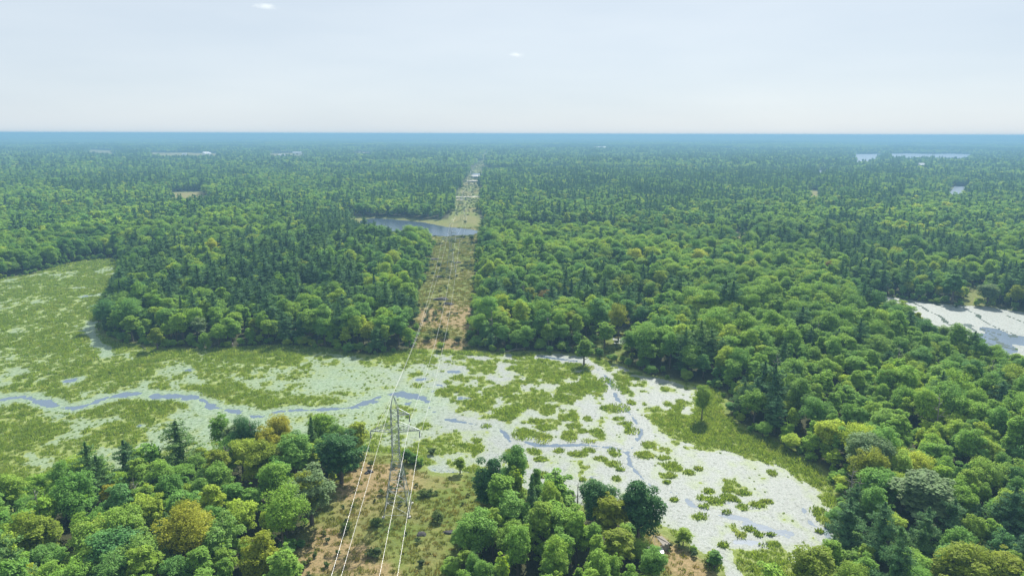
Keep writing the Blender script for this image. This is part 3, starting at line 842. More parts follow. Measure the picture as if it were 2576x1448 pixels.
C0 = bpy.data.collections.new('near_prototypes')
names0 = []
for i, (h, w, c_, t_) in enumerate(BROAD + AIRY + PINE):
    proto('p%02d' % i, joined('tree_%02d' % i, c_, t_), C0)
NB, NA, NP = len(BROAD), len(AIRY), len(PINE)
C1 = bpy.data.collections.new('middle_prototypes'); C2 = bpy.data.collections.new('far_prototypes'); C3 = bpy.data.collections.new('horizon_prototypes')
for i, (h, w, base, top) in enumerate(bspec):
    r_ = np.random.default_rng(300 + i)
    v, f = broad_crown(r_, h, w, 26, 650, 1.05, base * .6, .3, top)
    proto('p%02d' % i, new_mesh('tree_m%02d' % i, v, f, [M['broad']]), C1)
    v, f = broad_crown(r_, h, w * 1.1, 12, 90, 2.6, base * .4, .3, top)
    proto('p%02d' % i, new_mesh('tree_f%02d' % i, v, f, [M['broad']]), C2)
for i, (h, w, sp_, lay) in enumerate([(17, 7.5, False, 10), (19, 7.0, False, 10), (14, 6.0, False, 9), (15, 5.0, True, 12)]):
    r_ = np.random.default_rng(400 + i)
    v, f = pine_crown(r_, h, w, 560, 1.0, lay, .1, .35, sp_)
    proto('q%02d' % i, new_mesh('pine_m%02d' % i, v, f, [M['pine']]), C1)
    v, f = pine_crown(r_, h, w, 90, 2.3, 6, .1, .3, sp_)
    proto('q%02d' % i, new_mesh('pine_f%02d' % i, v, f, [M['pine']]), C2)
for i in range(6):
    r_ = np.random.default_rng(500 + i)
    pv, pn = [], []
    for k in range(13):
        cx, cy_ = (r_.random(2) - .5) * 2.2; hh = .9 + .35 * r_.random()
        d = unit(r_, 14); d[:, 2] = np.abs(d[:, 2])
        pv.append(np.array([cx, cy_, hh * .75]) + d * np.array([.30, .30, .34])); pn.append(d + unit(r_, 14) * .4)
    v, f = leaf_quads(np.concatenate(pv), np.concatenate(pn), .42, r_)
    proto('r%02d' % i, new_mesh('wood_%02d' % i, v, f, [M['broad' if i < 3 else 'pine']]), C3)

def scatter_object(name, pos, scl, rot, idx_, coll, **props):
    """one mesh of points, each turned by geometry nodes into an instance of the collection's idx-th mesh"""
    me = bpy.data.meshes.new(name)
    me.vertices.add(len(pos)); me.vertices.foreach_set('co', np.asarray(pos, np.float32).ravel())
    a = me.attributes.new('scl', 'FLOAT_VECTOR', 'POINT'); a.data.foreach_set('vector', np.asarray(scl, np.float32).ravel())
    a = me.attributes.new('rot', 'FLOAT_VECTOR', 'POINT')
    rr = np.zeros((len(pos), 3), np.float32); rr[:, 2] = rot
    a.data.foreach_set('vector', rr.ravel())
    a = me.attributes.new('idx', 'INT', 'POINT'); a.data.foreach_set('value', np.asarray(idx_, np.int32))
    o = link(name, me, **props)
    ng = bpy.data.node_groups.new(name, 'GeometryNodeTree')
    ng.interface.new_socket('Geometry', in_out='INPUT', socket_type='NodeSocketGeometry')
    ng.interface.new_socket('Geometry', in_out='OUTPUT', socket_type='NodeSocketGeometry')
    N = ng.nodes.new
    gi = N('NodeGroupInput'); go = N('NodeGroupOutput')
    mp = N('GeometryNodeMeshToPoints'); ip = N('GeometryNodeInstanceOnPoints'); ci = N('GeometryNodeCollectionInfo')
    ci.inputs['Collection'].default_value = coll
    ci.inputs['Separate Children'].default_value = True
    ci.inputs['Reset Children'].default_value = True
    def na(nm, ty):
        q = N('GeometryNodeInputNamedAttribute'); q.data_type = ty; q.inputs['Name'].default_value = nm
        return [s_ for s_ in q.outputs if s_.enabled and s_.name == 'Attribute'][0]
    L = ng.links.new
    L(gi.outputs[0], mp.inputs[0]); L(mp.outputs[0], ip.inputs['Points'])
    L(ci.outputs[0], ip.inputs['Instance']); ip.inputs['Pick Instance'].default_value = True
    L(na('idx', 'INT'), ip.inputs['Instance Index'])
    L(na('rot', 'FLOAT_VECTOR'), ip.inputs['Rotation']); L(na('scl', 'FLOAT_VECTOR'), ip.inputs['Scale'])
    L(ip.outputs[0], go.inputs[0])
    md = o.modifiers.new('scatter', 'NODES'); md.node_group = ng
    return o

# --- marked trees: (chart x, chart y of the top, height, width, kind, foliage, label)
MARK = [
    (700, 1043, 13, 8, 'b', 'yellow', 'bright yellow autumn tree at the marsh edge of the foreground wood'),
    (722, 1088, 12, 5.5, 'b', 'lime', 'yellow-green tree just in front of the bright yellow one by the marsh'),
    (662, 1072, 13, 6, 'b', 'yellow', 'smaller yellow tree behind and left of the bright yellow one by the marsh'),
    (645, 1110, 14, 9, 'b', 'lime', 'large rounded tree with gold-green top in the middle of the foreground wood'),
    (545, 1125, 12, 6.5, 'b', 'lime', 'yellowish tree between dark crowns at the marsh edge of the foreground wood'),
    (452, 1292, 14, 11, 'b', 'yellow', 'large gold-orange tree low in the foreground wood'),
    (658, 1345, 12, 7, 'b', 'lime', 'yellow-green tree near the bottom edge of the foreground wood'),
    (268, 1212, 11, 4, 'b', 'yellow', 'small slim yellow tree among green crowns'),
    (455, 1250, 11, 5, 'b', 'lime', 'small lime tree in the middle of the foreground wood'),
    (180, 1190, 15, 10, 'b', 'broad', 'broad bright green tree left of the dark pine by the marsh'),
    (70, 1290, 13, 9, 'b', 'lime', 'light green tree at the lower corner of the foreground wood'),
    (852, 1085, 14, 11, 'b', 'dark', 'big dark green tree at the corner of the wood beside the brown hillside'),
    (812, 1040, 13, 8, 'b', 'broad', 'green tree on the point of the foreground wood above the dark corner tree'),
    (895, 1055, 12, 6, 'b', 'broad', 'last green tree on the point beside the pylon clearing'),
    (618, 1052, 14, 8, 'b', 'dark', 'dark round tree left of the bright yellow tree at the marsh edge'),
    (440, 1062, 15, 9, 'p', 'pine', 'broad dark pine at the marsh edge of the foreground wood'),
    (213, 1116, 16, 7.5, 'p', 'pine', 'dark pine standing clear above the left marsh edge'),
    (240, 1150, 13, 6.5, 'p', 'pine', 'second dark pine close beside the one above the marsh edge'),
    (545, 1040, 13, 6.5, 'a', 'broad', 'thin open-crowned tree at the marsh edge'),
    (570, 1060, 12, 5.5, 'a', 'pale', 'pale grey-green thin tree in front of the open-crowned one'),
    (775, 1175, 14, 10, 'b', 'pale', 'silvery green tree in front of the dark corner tree'),
    (760, 1185, 13, 8, 'b', 'lime', 'light green tree beside the silvery one at the wood edge'),
    (715, 1380, 13, 7, 'b', 'broad', 'green tree leaning out over the brown slope'),
    (700, 1235, 15, 9, 'b', 'broad', 'tall green tree at the wood edge beside the brown slope'),
    (1235, 1158, 15, 6.5, 'b', 'dark', 'tall dark tree at the left end of the clump below the lily pads'),
    (1255, 1185, 15, 7, 'b', 'broad', 'green tree right beside the tall dark one of the clump'),
    (1337, 1200, 15, 4.5, 'p', 'pine', 'narrow pine standing in the clump against the lily pads'),
    (1400, 1180, 14, 8, 'a', 'broad', 'feathery tree topping the clump against the lily pads'),
    (1290, 1240, 13, 8, 'b', 'broad', 'green tree in the clump just in front of the narrow pine'),
    (1410, 1262, 12, 8, 'b', 'broad', 'rounded green tree below the feathery one'),
    (1505, 1212, 13, 8.5, 'b', 'dark', 'round dark-topped tree in the clump by the lily pads'),
    (1530, 1245, 12, 7.5, 'b', 'lime', 'lighter green tree in front of the round dark-topped one'),
    (1575, 1235, 12, 4.5, 'a', 'pale', 'thin pale sapling between the clump and the lone pond-side tree'),
    (1612, 1207, 15, 8.5, 'b', 'dark', 'lone dark tree with a clear trunk at the right end of the clump'),
    (1560, 1325, 11, 7, 'b', 'lime', 'yellow-green tree beside the collapsed shed'),
    (1200, 1285, 13, 8, 'b', 'broad', 'grey-green tree at the left foot of the clump'),
    (1770, 970, 11.5, 6, 'b', 'broad', 'lone tree with a round shadow on the grassy point in the lily pads'),
    (925, 808, 12, 7, 'b', 'lime', 'lone rounded yellow-green tree in front of the far shore'),
    (1000, 785, 14, 8.5, 'b', 'broad', 'bright green tree at the corner of the far shore beside the power line cut'),
    (958, 790, 13, 8, 'b', 'broad', 'green tree left of the bright corner tree on the far shore'),
    (390, 822, 10, 6, 'b', 'lime', 'small yellow-green tree on the far shore in front of the pines'),
    (635, 795, 10, 6, 'a', 'lime', 'thin bright green tree at the foot of the pines on the far shore'),
    (500, 795, 11, 7.5, 'a', 'pale', 'pale leaning thin tree on the far shore'),
    (325, 790, 12, 7.5, 'b', 'broad', 'bushy green tree at the left corner of the pine wood'),
    (258, 790, 9, 3.5, 'p', 'pine', 'small pine standing alone beside the marsh creek'),
    (852, 765, 17, 7, 'p', 'pine', 'tall pine at the front of the far shore wood'),
    (1025, 710, 15, 10, 'b', 'broad', 'dark green tree overhanging the brown slope of the power line cut'),
    (1522, 808, 11, 7, 'b', 'broad', 'slender tree with a bare trunk on the grassy spit'),
    (1625, 855, 11, 7.5, 'b', 'broad', 'rounded tree standing alone in front of the right shore wood'),
    (1470, 850, 11, 6.5, 'b', 'broad', 'small tree left of the slender bare-trunked one'),
    (1558, 770, 15, 8, 'b', 'lime', 'bright green tree behind the gap in the right shore wood'),
    (1512, 750, 16, 10, 'b', 'broad', 'large bright green tree on the left of the gap'),
    (2405, 683, 17, 11, 'b', 'broad', 'big bushy tree standing out at the far side of the pond'),
    (2490, 712, 12, 10, 'b', 'pale', 'greyish round tree on the far bank of the pond'),
    (2562, 715, 12, 8, 'b', 'lime', 'yellowish tree on the far bank at the edge of the view'),
    (2085, 655, 13, 6, 'b', 'rust', 'rusty-leaved tree in the wood behind the pond'),
    (485, 560, 13, 7, 'b', 'rust', 'small rust-coloured tree far off left of the lake'),
    (650, 590, 12, 8, 'b', 'yellow', 'yellow-topped tree in the wood left of the lake'),
    (1332, 720, 13, 8, 'b', 'lime', 'yellowish tree in the wood right of the power line cut'),
    (1375, 730, 11, 8, 'b', 'rust', 'orange-tinged tree in the wood right of the power line cut'),
    (1430, 785, 12, 8, 'b', 'lime', 'lime tree at the front of the wood right of the cut'),
    (2330, 1180, 15, 13, 'b', 'pale', 'large pale crown leaning over the bend of the right shore'),
    (2190, 1085, 15, 11, 'b', 'pale', 'silver-green tree on the right shore above the shaded meadow'),
    (2200, 1130, 14, 9, 'b', 'lime', 'bright green tree beside the bleached dead tree'),
    (2045, 1375, 13, 9, 'b', 'lime', 'sunlit tree at the bottom edge below the lily pads'),
    (2265, 1335, 17, 7, 'p', 'pine', 'dense upright conifer at the bottom edge in front of the dark wood'),
    (2420, 1375, 13, 10, 'b', 'lime', 'bright yellow-green tree at the bottom edge in front of the dark wood'),
    (2530, 1385, 12, 9, 'b', 'lime', 'bright green tree in the bottom corner'),
    (2480, 1400, 12, 9, 'b', 'lime', 'bright green tree between the two others at the bottom corner'),
    (1950, 1400, 11, 6, 'a', 'broad', 'thin tree at the water below the last lily pads'),
]
def hz(x, y): return float(height(np.array([float(x)]), np.array([float(y)]))[0])
marked = []
used_xy = []
for (cx, cy_, h, w, kind, fol, lab) in MARK:
    g = 1.5
    for _ in range(3):
        q = G([(cx, cy_)], h * .97 + g)[0]; g = max(0., hz(*q))
    marked.append((q[0], q[1], g, h, w, kind, fol, lab)); used_xy.append((q[0], q[1], w * .40))

# --- the forest plan
def jgrid(r0, r1, step, a=48, rs=None):
    """jittered grid over the ring sector"""
    n = int(r1 / step) + 1
    gx, gy = np.meshgrid(np.arange(-n, n + 1) * step, np.arange(0, n + 1) * step * .9)
    gx = gx + (np.arange(gx.shape[0]) % 2)[:, None] * step * .5
    gx = gx + (rng.random(gx.shape) - .5) * step * .75; gy = gy + (rng.random(gy.shape) - .5) * step * .75
    r_ = np.hypot(gx, gy); az = np.abs(np.degrees(np.arctan2(gx, gy)))
    m_ = (r_ >= r0) & (r_ < r1) & (az < a)
    return gx[m_], gy[m_]

def pine_prob(x, y):
    px, py, _ = chart(x, y, np.full(x.shape, 8.0))
    p = .05 + .45 * sstep(.54, .68, fbm(x, y, 55, 3, 61.)) + .10 * sstep(500, 1500, np.hypot(x, y)) * fbm(x, y, 200, 2, 62.)
    for cx, cy_, rx, ry, a in [(620, 740, 300, 95, .50), (760, 640, 220, 50, .3), (880, 570, 80, 35, .9), (1500, 745, 180, 30, .6), (1720, 900, 120, 50, .35), (1100, 480, 180, 40, .3), (1500, 480, 250, 40, .35), (2000, 450, 300, 40, .30),
                               (400, 1250, 500, 130, -.4), (1350, 1330, 350, 100, -.5), (2300, 1150, 350, 120, -.25), (150, 620, 300, 40, -.3), (1700, 650, 400, 50, -.25), (600, 840, 350, 22, -.35)]:
        p = p + a * np.exp(-(((px - cx) / rx) ** 2 + ((py - cy_) / ry) ** 2))
    return np.clip(p, .02, .95)

def stand_height(x, y):
    return .66 + .56 * fbm(x, y, 45, 3, 71.)

ux = np.array(used_xy)
x, y = jgrid(60, 620, 5.0)
d = open_ground(x, y)
k = d > np.maximum(.8, .8 + 8 * (fbm(x, y, 11, 2, 96.) - .45))
x, y, d = x[k], y[k], d[k]
free = np.ones(len(x), bool)
for a_, b_, r_ in ux: free &= (x - a_) ** 2 + (y - b_) ** 2 > (r_ + 1.0) ** 2
x, y, d = x[free], y[free], d[free]
n = len(x)
isp = rng.random(n) < pine_prob(x, y)
sc = stand_height(x, y) * (.66 + .56 * rng.random(n)) * np.where(isp, .98, .92)
sc *= np.where(d < 6, .82, 1.0)
sc = np.where(rng.random(n) < .10, sc * .62, sc)
which = np.where(isp, NB + NA + np.where(rng.random(n) < .06, rng.integers(4, NP, n), rng.integers(0, 4, n)), np.where(rng.random(n) < .07, NB + rng.integers(0, NA, n), rng.integers(0, NB, n)))
cqx, cqy, _ = chart(x, y, np.zeros(n))
clump = (cqx > 1140) & (cqx < 1700) & (cqy > 1220)
isp = isp & ~clump; which = np.where(clump & (which >= NB + NA), rng.integers(0, NB, n), which)
which = np.where(clump & (rng.random(n) < .5), np.array([4, 5, 8, NB, NB + 1, 5, 8])[rng.integers(0, 7, n)], which)
wsc = sc * (.84 + .36 * rng.random(n)) * np.where(clump, .84, 1)
z = height(x, y)
rot = rng.random(n) * 6.283
ALLP = BROAD + AIRY + PINE
hts = np.array([q[0] for q in ALLP]); wds = np.array([q[1] for q in ALLP])
cxp, cyp, dep = chart(x, y, z + hts[which] * sc * .7)
size = wds[which] * wsc * hts[which] * sc / dep ** 2
vis = (cxp > -20) & (cxp < 2595) & (cyp > 300) & (cyp < 1500)
# a tree far behind others of its height shows only its top
order = np.argsort(-np.where(vis, size, 0))
indiv = np.zeros(n, bool)
n_mp = sum(1 for q in marked if q[5] == 'p'); n_mb = len(marked) - n_mp
cb, cp_ = 300 - n_mb, 290 - n_mp
for i in order:
    if not vis[i]: continue
    if isp[i]:
        if cp_ > 0: indiv[i] = True; cp_ -= 1
    elif cb > 0: indiv[i] = True; cb -= 1

def make_tree(px_, py__, pz, h, w, kind, pi_, sz, sw, rot_, label, group, fol=None):
    nm = 'pine_tree' if kind == 'p' else 'broadleaf_tree'
    H, W, cm, tm = ALLP[pi_]
    t_ = thing(nm, label, 'pine tree' if kind == 'p' else 'tree', (px_, py__, pz), rot_, group, (sw, sw, sz))
    c_ = link('crown', cm, t_); tr = link('trunk', tm, t_)
    if fol:
        c_.material_slots[0].link = 'OBJECT'; c_.material_slots[0].material = M[fol]
    return t_

pick_i = 0
for (mx, my, mz, h, w, kind, fol, lab) in marked:
    pick_i += 1
    if kind == 'b': pi_ = pick_i % NB
    elif kind == 'a': pi_ = NB + pick_i % NA
    else: pi_ = NB + NA + (4 + pick_i % 2 if w / h < .36 else pick_i % 4)
    H, W = ALLP[pi_][:2]
    make_tree(mx, my, mz, h, w, kind, pi_, h / H, w / W, pick_i * 1.7, lab, 'trees picked out by colour or position', fol if fol not in ('broad', 'pine') else None)

def region(cx, cy_, yy):
    if cx < 930 and yy > 1040: return 'in the foreground wood'
    if cx < 1900 and yy > 1150: return 'in the clump by the pylon'
    if cx < 330 and yy < 760: return 'behind the left marsh meadow'
    if cx < 1100: return 'on the peninsula'
    if cx < 1420: return 'right of the power line cut'
    if yy > 1250: return 'at the lower right shore'
    if yy > 1050: return 'on the right shore'
    if cx < 1900: return 'behind the lily pads'
    return 'near the right-hand pond'
LANDMARKS = [(700, 1060, 'bright yellow tree'), (662, 1085, 'smaller yellow tree'), (452, 1320, 'large gold-orange tree'), (268, 1225, 'slim yellow tree'), (852, 1120, 'dark corner tree'), (213, 1145, 'pine at the marsh edge'),
             (70, 1320, 'light green corner tree'), (618, 1080, 'dark round marsh-edge tree'), (775, 1200, 'silvery green tree'), (658, 1370, 'yellow-green tree at the bottom edge'),
             (1235, 1190, 'tall dark clump-end tree'), (1337, 1230, 'narrow clump pine'), (1400, 1220, 'feathery clump tree'), (1505, 1250, 'round dark-topped clump tree'), (1612, 1250, 'lone dark tree with clear trunk'),
             (1650, 1370, 'collapsed shed'), (1005, 1150, 'first pylon'), (1135, 640, 'second pylon'), (1770, 1010, 'lone tree on the grassy point'), (925, 850, 'lone rounded far-shore tree'),
             (1000, 830, 'bright corner tree of the far shore'), (390, 845, 'small yellow-green shore tree'), (500, 820, 'pale leaning shore tree'), (635, 820, 'thin bright shore tree'), (258, 820, 'lone pine by the creek'),
             (1025, 730, 'dark tree overhanging the cut'), (1522, 840, 'slender bare-trunked tree'), (1625, 885, 'lone rounded right-shore tree'), (1512, 785, 'large bright tree at the gap'), (2405, 720, 'big bushy pond tree'),
             (2490, 735, 'greyish pond-bank tree'), (2085, 670, 'rusty-leaved tree'), (1375, 745, 'orange-tinged tree'), (1332, 735, 'yellowish tree by the cut'), (2380, 1215, 'large pale shore crown'), (2190, 1110, 'silver-green shore tree'),
             (2132, 1220, 'bleached dead tree'), (2045, 1410, 'sunlit bottom-edge tree'), (2265, 1370, 'dense bottom-edge conifer'), (2420, 1400, 'yellow-green bottom-edge tree'), (1110, 755, 'granite outcrop'),
             (1050, 570, 'small lake'), (2300, 800, 'left end of the pond'), (2500, 860, 'open water of the pond'), (0, 700, 'tip of the left marsh meadow'), (285, 655, 'far corner of the marsh meadow'), (2117, 1300, 'blue inlet'), (650, 600, 'yellow-topped tree near the lake'),
             (1850, 1000, 'shaded right-shore meadow'), (850, 790, 'tall front pine of the far shore'), (325, 830, 'bushy corner tree of the peninsula')]
ORD = 'nearest second third fourth fifth sixth seventh eighth ninth tenth eleventh twelfth thirteenth fourteenth fifteenth sixteenth seventeenth eighteenth nineteenth twentieth twenty-first twenty-second twenty-third twenty-fourth twenty-fifth twenty-sixth twenty-seventh twenty-eighth twenty-ninth thirtieth thirty-first thirty-second thirty-third thirty-fourth thirty-fifth thirty-sixth thirty-seventh thirty-eighth thirty-ninth fortieth forty-first forty-second forty-third forty-fourth forty-fifth'.split()
def place_phrases(items, marks):
    """items: (x, y, noun) -> a phrase naming each by its rank from the nearest landmark"""
    buckets = {}
    for i, (a, b, noun) in enumerate(items):
        dd = [(math.hypot(a - mx, (b - my) * 1.6), mi) for mi, (mx, my, _) in enumerate(marks)]
        dist, mi = min(dd)
        dx, dy = a - marks[mi][0], (b - marks[mi][1]) * 1.6
        side = ('right of' if dx > 0 else 'left of') if abs(dx) > abs(dy) else ('in front of' if dy > 0 else 'behind')
        buckets.setdefault((mi, side, noun), []).append((dist, i))
    out = [''] * len(items)
    for (mi, side, noun), l in buckets.items():
        l.sort()
        for k, (_, i) in enumerate(l):
            o_ = ORD[min(k, len(ORD) - 1)] + (' nearest' if 0 < k else '')
            out[i] = '%s %s %s the %s' % (o_, noun, side, marks[mi][2])
    return out
ids = [int(i) for i in np.nonzero(indiv)[0]]
phr = place_phrases([(cxp[i], cyp[i], 'pine' if isp[i] else 'broadleaf') for i in ids], LANDMARKS)
phrase = dict(zip(ids, phr))
def size_word(hh): return 'tall' if hh > 14.5 else 'small' if hh < 9.5 else 'middle-sized'
for i in np.nonzero(indiv)[0]:
    i = int(i)
    H, W = ALLP[which[i]][:2]
    hh = H * sc[i]
    p_ = bool(isp[i])
    if p_: kw = 'narrow spire' if which[i] >= NB + NA + 4 else 'layered dark'
    else: kw = 'thin open' if which[i] >= NB else ('broad' if W * wsc[i] > 8 else 'round')
    reg = region(cxp[i], cyp[i], cyp[i])
    make_tree(float(x[i]), float(y[i]), float(z[i]), H, W, 'p' if p_ else 'b', int(which[i]), float(sc[i]), float(wsc[i]), float(rot[i]),
              '%s %s, %s' % (size_word(hh), kw, phrase[i]), ('pines ' if p_ else 'broadleaf trees ') + reg)
r_ = ~indiv
scl = np.stack([wsc, wsc, sc], 1)
scatter_object('near_woodland', np.stack([x, y, z], 1)[r_], scl[r_], rot[r_], which[r_], C0, kind='stuff')

# bushes along the wood edge
x, y = jgrid(60, 620, 3.2)
d = open_ground(x, y)
k = (d > -.5) & (d < 5) & (rng.random(len(x)) < .55)
x, y = x[k], y[k]; n = len(x)
s_ = .16 + .20 * rng.random(n)
scatter_object('edge_undergrowth', np.stack([x, y, height(x, y) - .5], 1), np.stack([s_ * 1.5, s_ * 1.5, s_], 1), rng.random(n) * 6.28, rng.integers(0, NB, n), C0, kind='stuff')

# middle distance
x, y = jgrid(620, 1700, 5.8)
d = open_ground(x, y); k = d > 1.5 + 16 * (fbm(x, y, 40, 2, 91.) - .45)
x, y = x[k], y[k]; n = len(x)
isp = rng.random(n) < pine_prob(x, y)
s_ = stand_height(x, y) * (.72 + .45 * rng.random(n)) * .95
w_ = s_ * (.95 + .25 * rng.random(n))
wh = np.where(isp, 9 + np.where(rng.random(n) < .08, 3, rng.integers(0, 3, n)), rng.integers(0, 9, n))
scatter_object('middle_forest', np.stack([x, y, height(x, y)], 1), np.stack([w_, w_, s_], 1), rng.random(n) * 6.28, wh, C1, kind='stuff')
x, y = jgrid(1700, 4200, 8.6, 42)
d = open_ground(x, y); k = d > 2 + 50 * (fbm(x, y, 120, 2, 92.) - .5)
x, y = x[k], y[k]; n = len(x)
isp = rng.random(n) < pine_prob(x, y)
s_ = stand_height(x, y) * (.75 + .45 * rng.random(n)) * .98
w_ = s_ * (1.15 + .3 * rng.random(n))
wh = np.where(isp, 9 + np.where(rng.random(n) < .08, 3, rng.integers(0, 3, n)), rng.integers(0, 9, n))
scatter_object('far_forest', np.stack([x, y, height(x, y)], 1), np.stack([w_, w_, s_], 1), rng.random(n) * 6.28, wh, C2, kind='stuff')
# to the horizon, in groves that widen with distance
px__, py__, ps = [], [], []
rcur = 4200.0
while rcur < 14500:
    st = rcur * .0052
    na_ = int(R(84) * rcur / st)
    a_ = (np.arange(na_) + rng.random(na_)) / na_ * R(84) - R(42)
    rj = rcur + (rng.random(na_) - .5) * st * 1.5
    px__.append(rj * np.sin(a_)); py__.append(rj * np.cos(a_)); ps.append(np.full(na_, st))
    rcur += st * 1.1
x = np.concatenate(px__); y = np.concatenate(py__); st = np.concatenate(ps); n = len(x)
dd = open_ground(x, y); k = dd > 0; x, y, st = x[k], y[k], st[k]; n = len(x)
hsc = 12 * (.8 + .4 * rng.random(n)) * (.9 + .3 * fbm(x, y, 300, 2, 81.))
isp = fbm(x, y, 350, 3, 82.) > .56 + .1 * (rng.random(n) - .5)
scatter_object('horizon_forest', np.stack([x, y, height(x, y)], 1), np.stack([st * .62, st * .62, hsc], 1), rng.random(n) * 6.28,
               np.where(isp, 3 + rng.integers(0, 3, n), rng.integers(0, 3, n)), C3, kind='stuff')

# ------------------------------------------------------------------ sedge and grass
def tuft(name, nb, h, rad, wd, m, seed, fold=.5):
    r_ = np.random.default_rng(seed)
    vs, fs = [], []
    for k in range(nb):
        a = r_.random() * 6.283; q = rad * math.sqrt(r_.random())
        bx, by = q * math.cos(a), q * math.sin(a)
        hh = h * (.55 + .6 * r_.random()); lean = (r_.normal(size=2)) * hh * .35
        th = r_.random() * 3.14; ww = wd * (.6 + .7 * r_.random())
        dx, dy = math.cos(th) * ww, math.sin(th) * ww
        b = len(vs)
        vs += [(bx - dx, by - dy, -.05), (bx + dx, by + dy, -.05), (bx + lean[0] * .5 + dx * .7, by + lean[1] * .5 + dy * .7, hh * .6), (bx + lean[0], by + lean[1], hh)]
        fs += [(b, b + 1, b + 2), (b, b + 2, b + 3)]
    return new_mesh(name, vs, fs, [m])
CG = bpy.data.collections.new('sedge_prototypes'); CD = bpy.data.collections.new('grass_prototypes')
for i in range(5):
    proto('g%d' % i, tuft('sedge_%d' % i, 34, .75, .75, .09, M['marsh_grass'], 600 + i), CG)
    proto('d%d' % i, tuft('grass_%d' % i, 30, .55, .75, .09, M['dry_grass'], 620 + i), CD)
r_ = np.random.default_rng(640)
for i in range(3):
    v, f = broad_crown(np.random.default_rng(650 + i), 1.6, 2.2, 9, 150, .34, .05, .05)
    proto('s%d' % i, new_mesh('bush_%d' % i, v, f, [M['shrub']]), CD)

x, y = jgrid(75, 640, 1.25, 44)
dm = marsh_sdf(x, y); k = dm < 0
# thin with distance, sprays get wider instead
keep = rng.random(len(x)) < np.clip((170 / np.hypot(x, y)) ** 1.1, .16, 1)
x, y = x[k & keep], y[k & keep]
g_ = grass_field(x, y); w1, b1 = water_field(x, y)
gg = g_ - 1.9 * np.clip(b1, 0, 1)
pxx, pyy, _ = chart(x, y, np.zeros(x.shape))
left = sstep(1250, 700, pxx)
k = (gg > .05) | ((rng.random(len(x)) < (.34 * left + .07) * (.4 + 1.2 * fbm(x, y, 6, 2, 95.))) & (w1 < .2) & (gg > -.4))
x, y, gg = x[k], y[k], gg[k]; n = len(x)
far = np.clip(np.hypot(x, y) / 170, 1, 2.4)
s_ = (.45 + .55 * np.clip(gg, 0, 1) + .35 * rng.random(n))
s_ = np.where(gg < .05, s_ * .6, s_)
lf = np.exp(-(((pxx[k] - 40) / 300) ** 2 + ((pyy[k] - 800) / 150) ** 2))
s_ = s_ * (1 - .2 * lf)
scatter_object('marsh_grass', np.stack([x, y, np.full(n, .08)], 1), np.stack([s_ * far, s_ * far, s_ * np.sqrt(far)], 1), rng.random(n) * 6.28, rng.integers(0, 5, n), CG, kind='stuff')

x, y = jgrid(75, 700, 1.5, 44)
x2, y2 = jgrid(700, 2600, 5.0, 6)
x = np.concatenate([x, x2]); y = np.concatenate([y, y2])
dr = np.minimum(np.minimum(sdf(ROW_NEAR, x, y, 50), sdf(ROW_FAR, x, y, 50)), np.minimum(sdf(SHED_CLEARING, x, y, 50), np.minimum(sdf(LAKE_MEADOW, x, y, 50), sdf(GAP_MEADOW, x, y, 50))))
k = (dr < 1) & (marsh_sdf(x, y) > 0) & (sdf(LAKE, x, y, 30) > 0) & (rng.random(len(x)) < np.where(y < 700, np.clip(200 / np.hypot(x, y), .3, 1), 1))
x, y = x[k], y[k]; n = len(x)
dn = fbm(x, y, 16, 4, 31.); bn = fbm(x, y, 9, 3, 33.)
bush = (rng.random(n) < .012 + .20 * sstep(.54, .68, bn)) | (y > 700)
s_ = .5 + .7 * rng.random(n); far = np.clip(np.hypot(x, y) / 200, 1, 2.4)
s_ = np.where(bush, s_ * .75, s_)
kk = bush & ((y < 700) | (rng.random(n) < .4)) | (~bush & (rng.random(n) < .85 - .42 * sstep(.42, .58, dn) * (y < 330)))
scatter_object('meadow_growth', np.stack([x, y, height(x, y)], 1)[kk], np.stack([s_ * far, s_ * far, s_], 1)[kk], rng.random(n)[kk] * 6.28,
               np.where(bush, 5 + rng.integers(0, 3, n), rng.integers(0, 5, n))[kk], CD, kind='stuff')

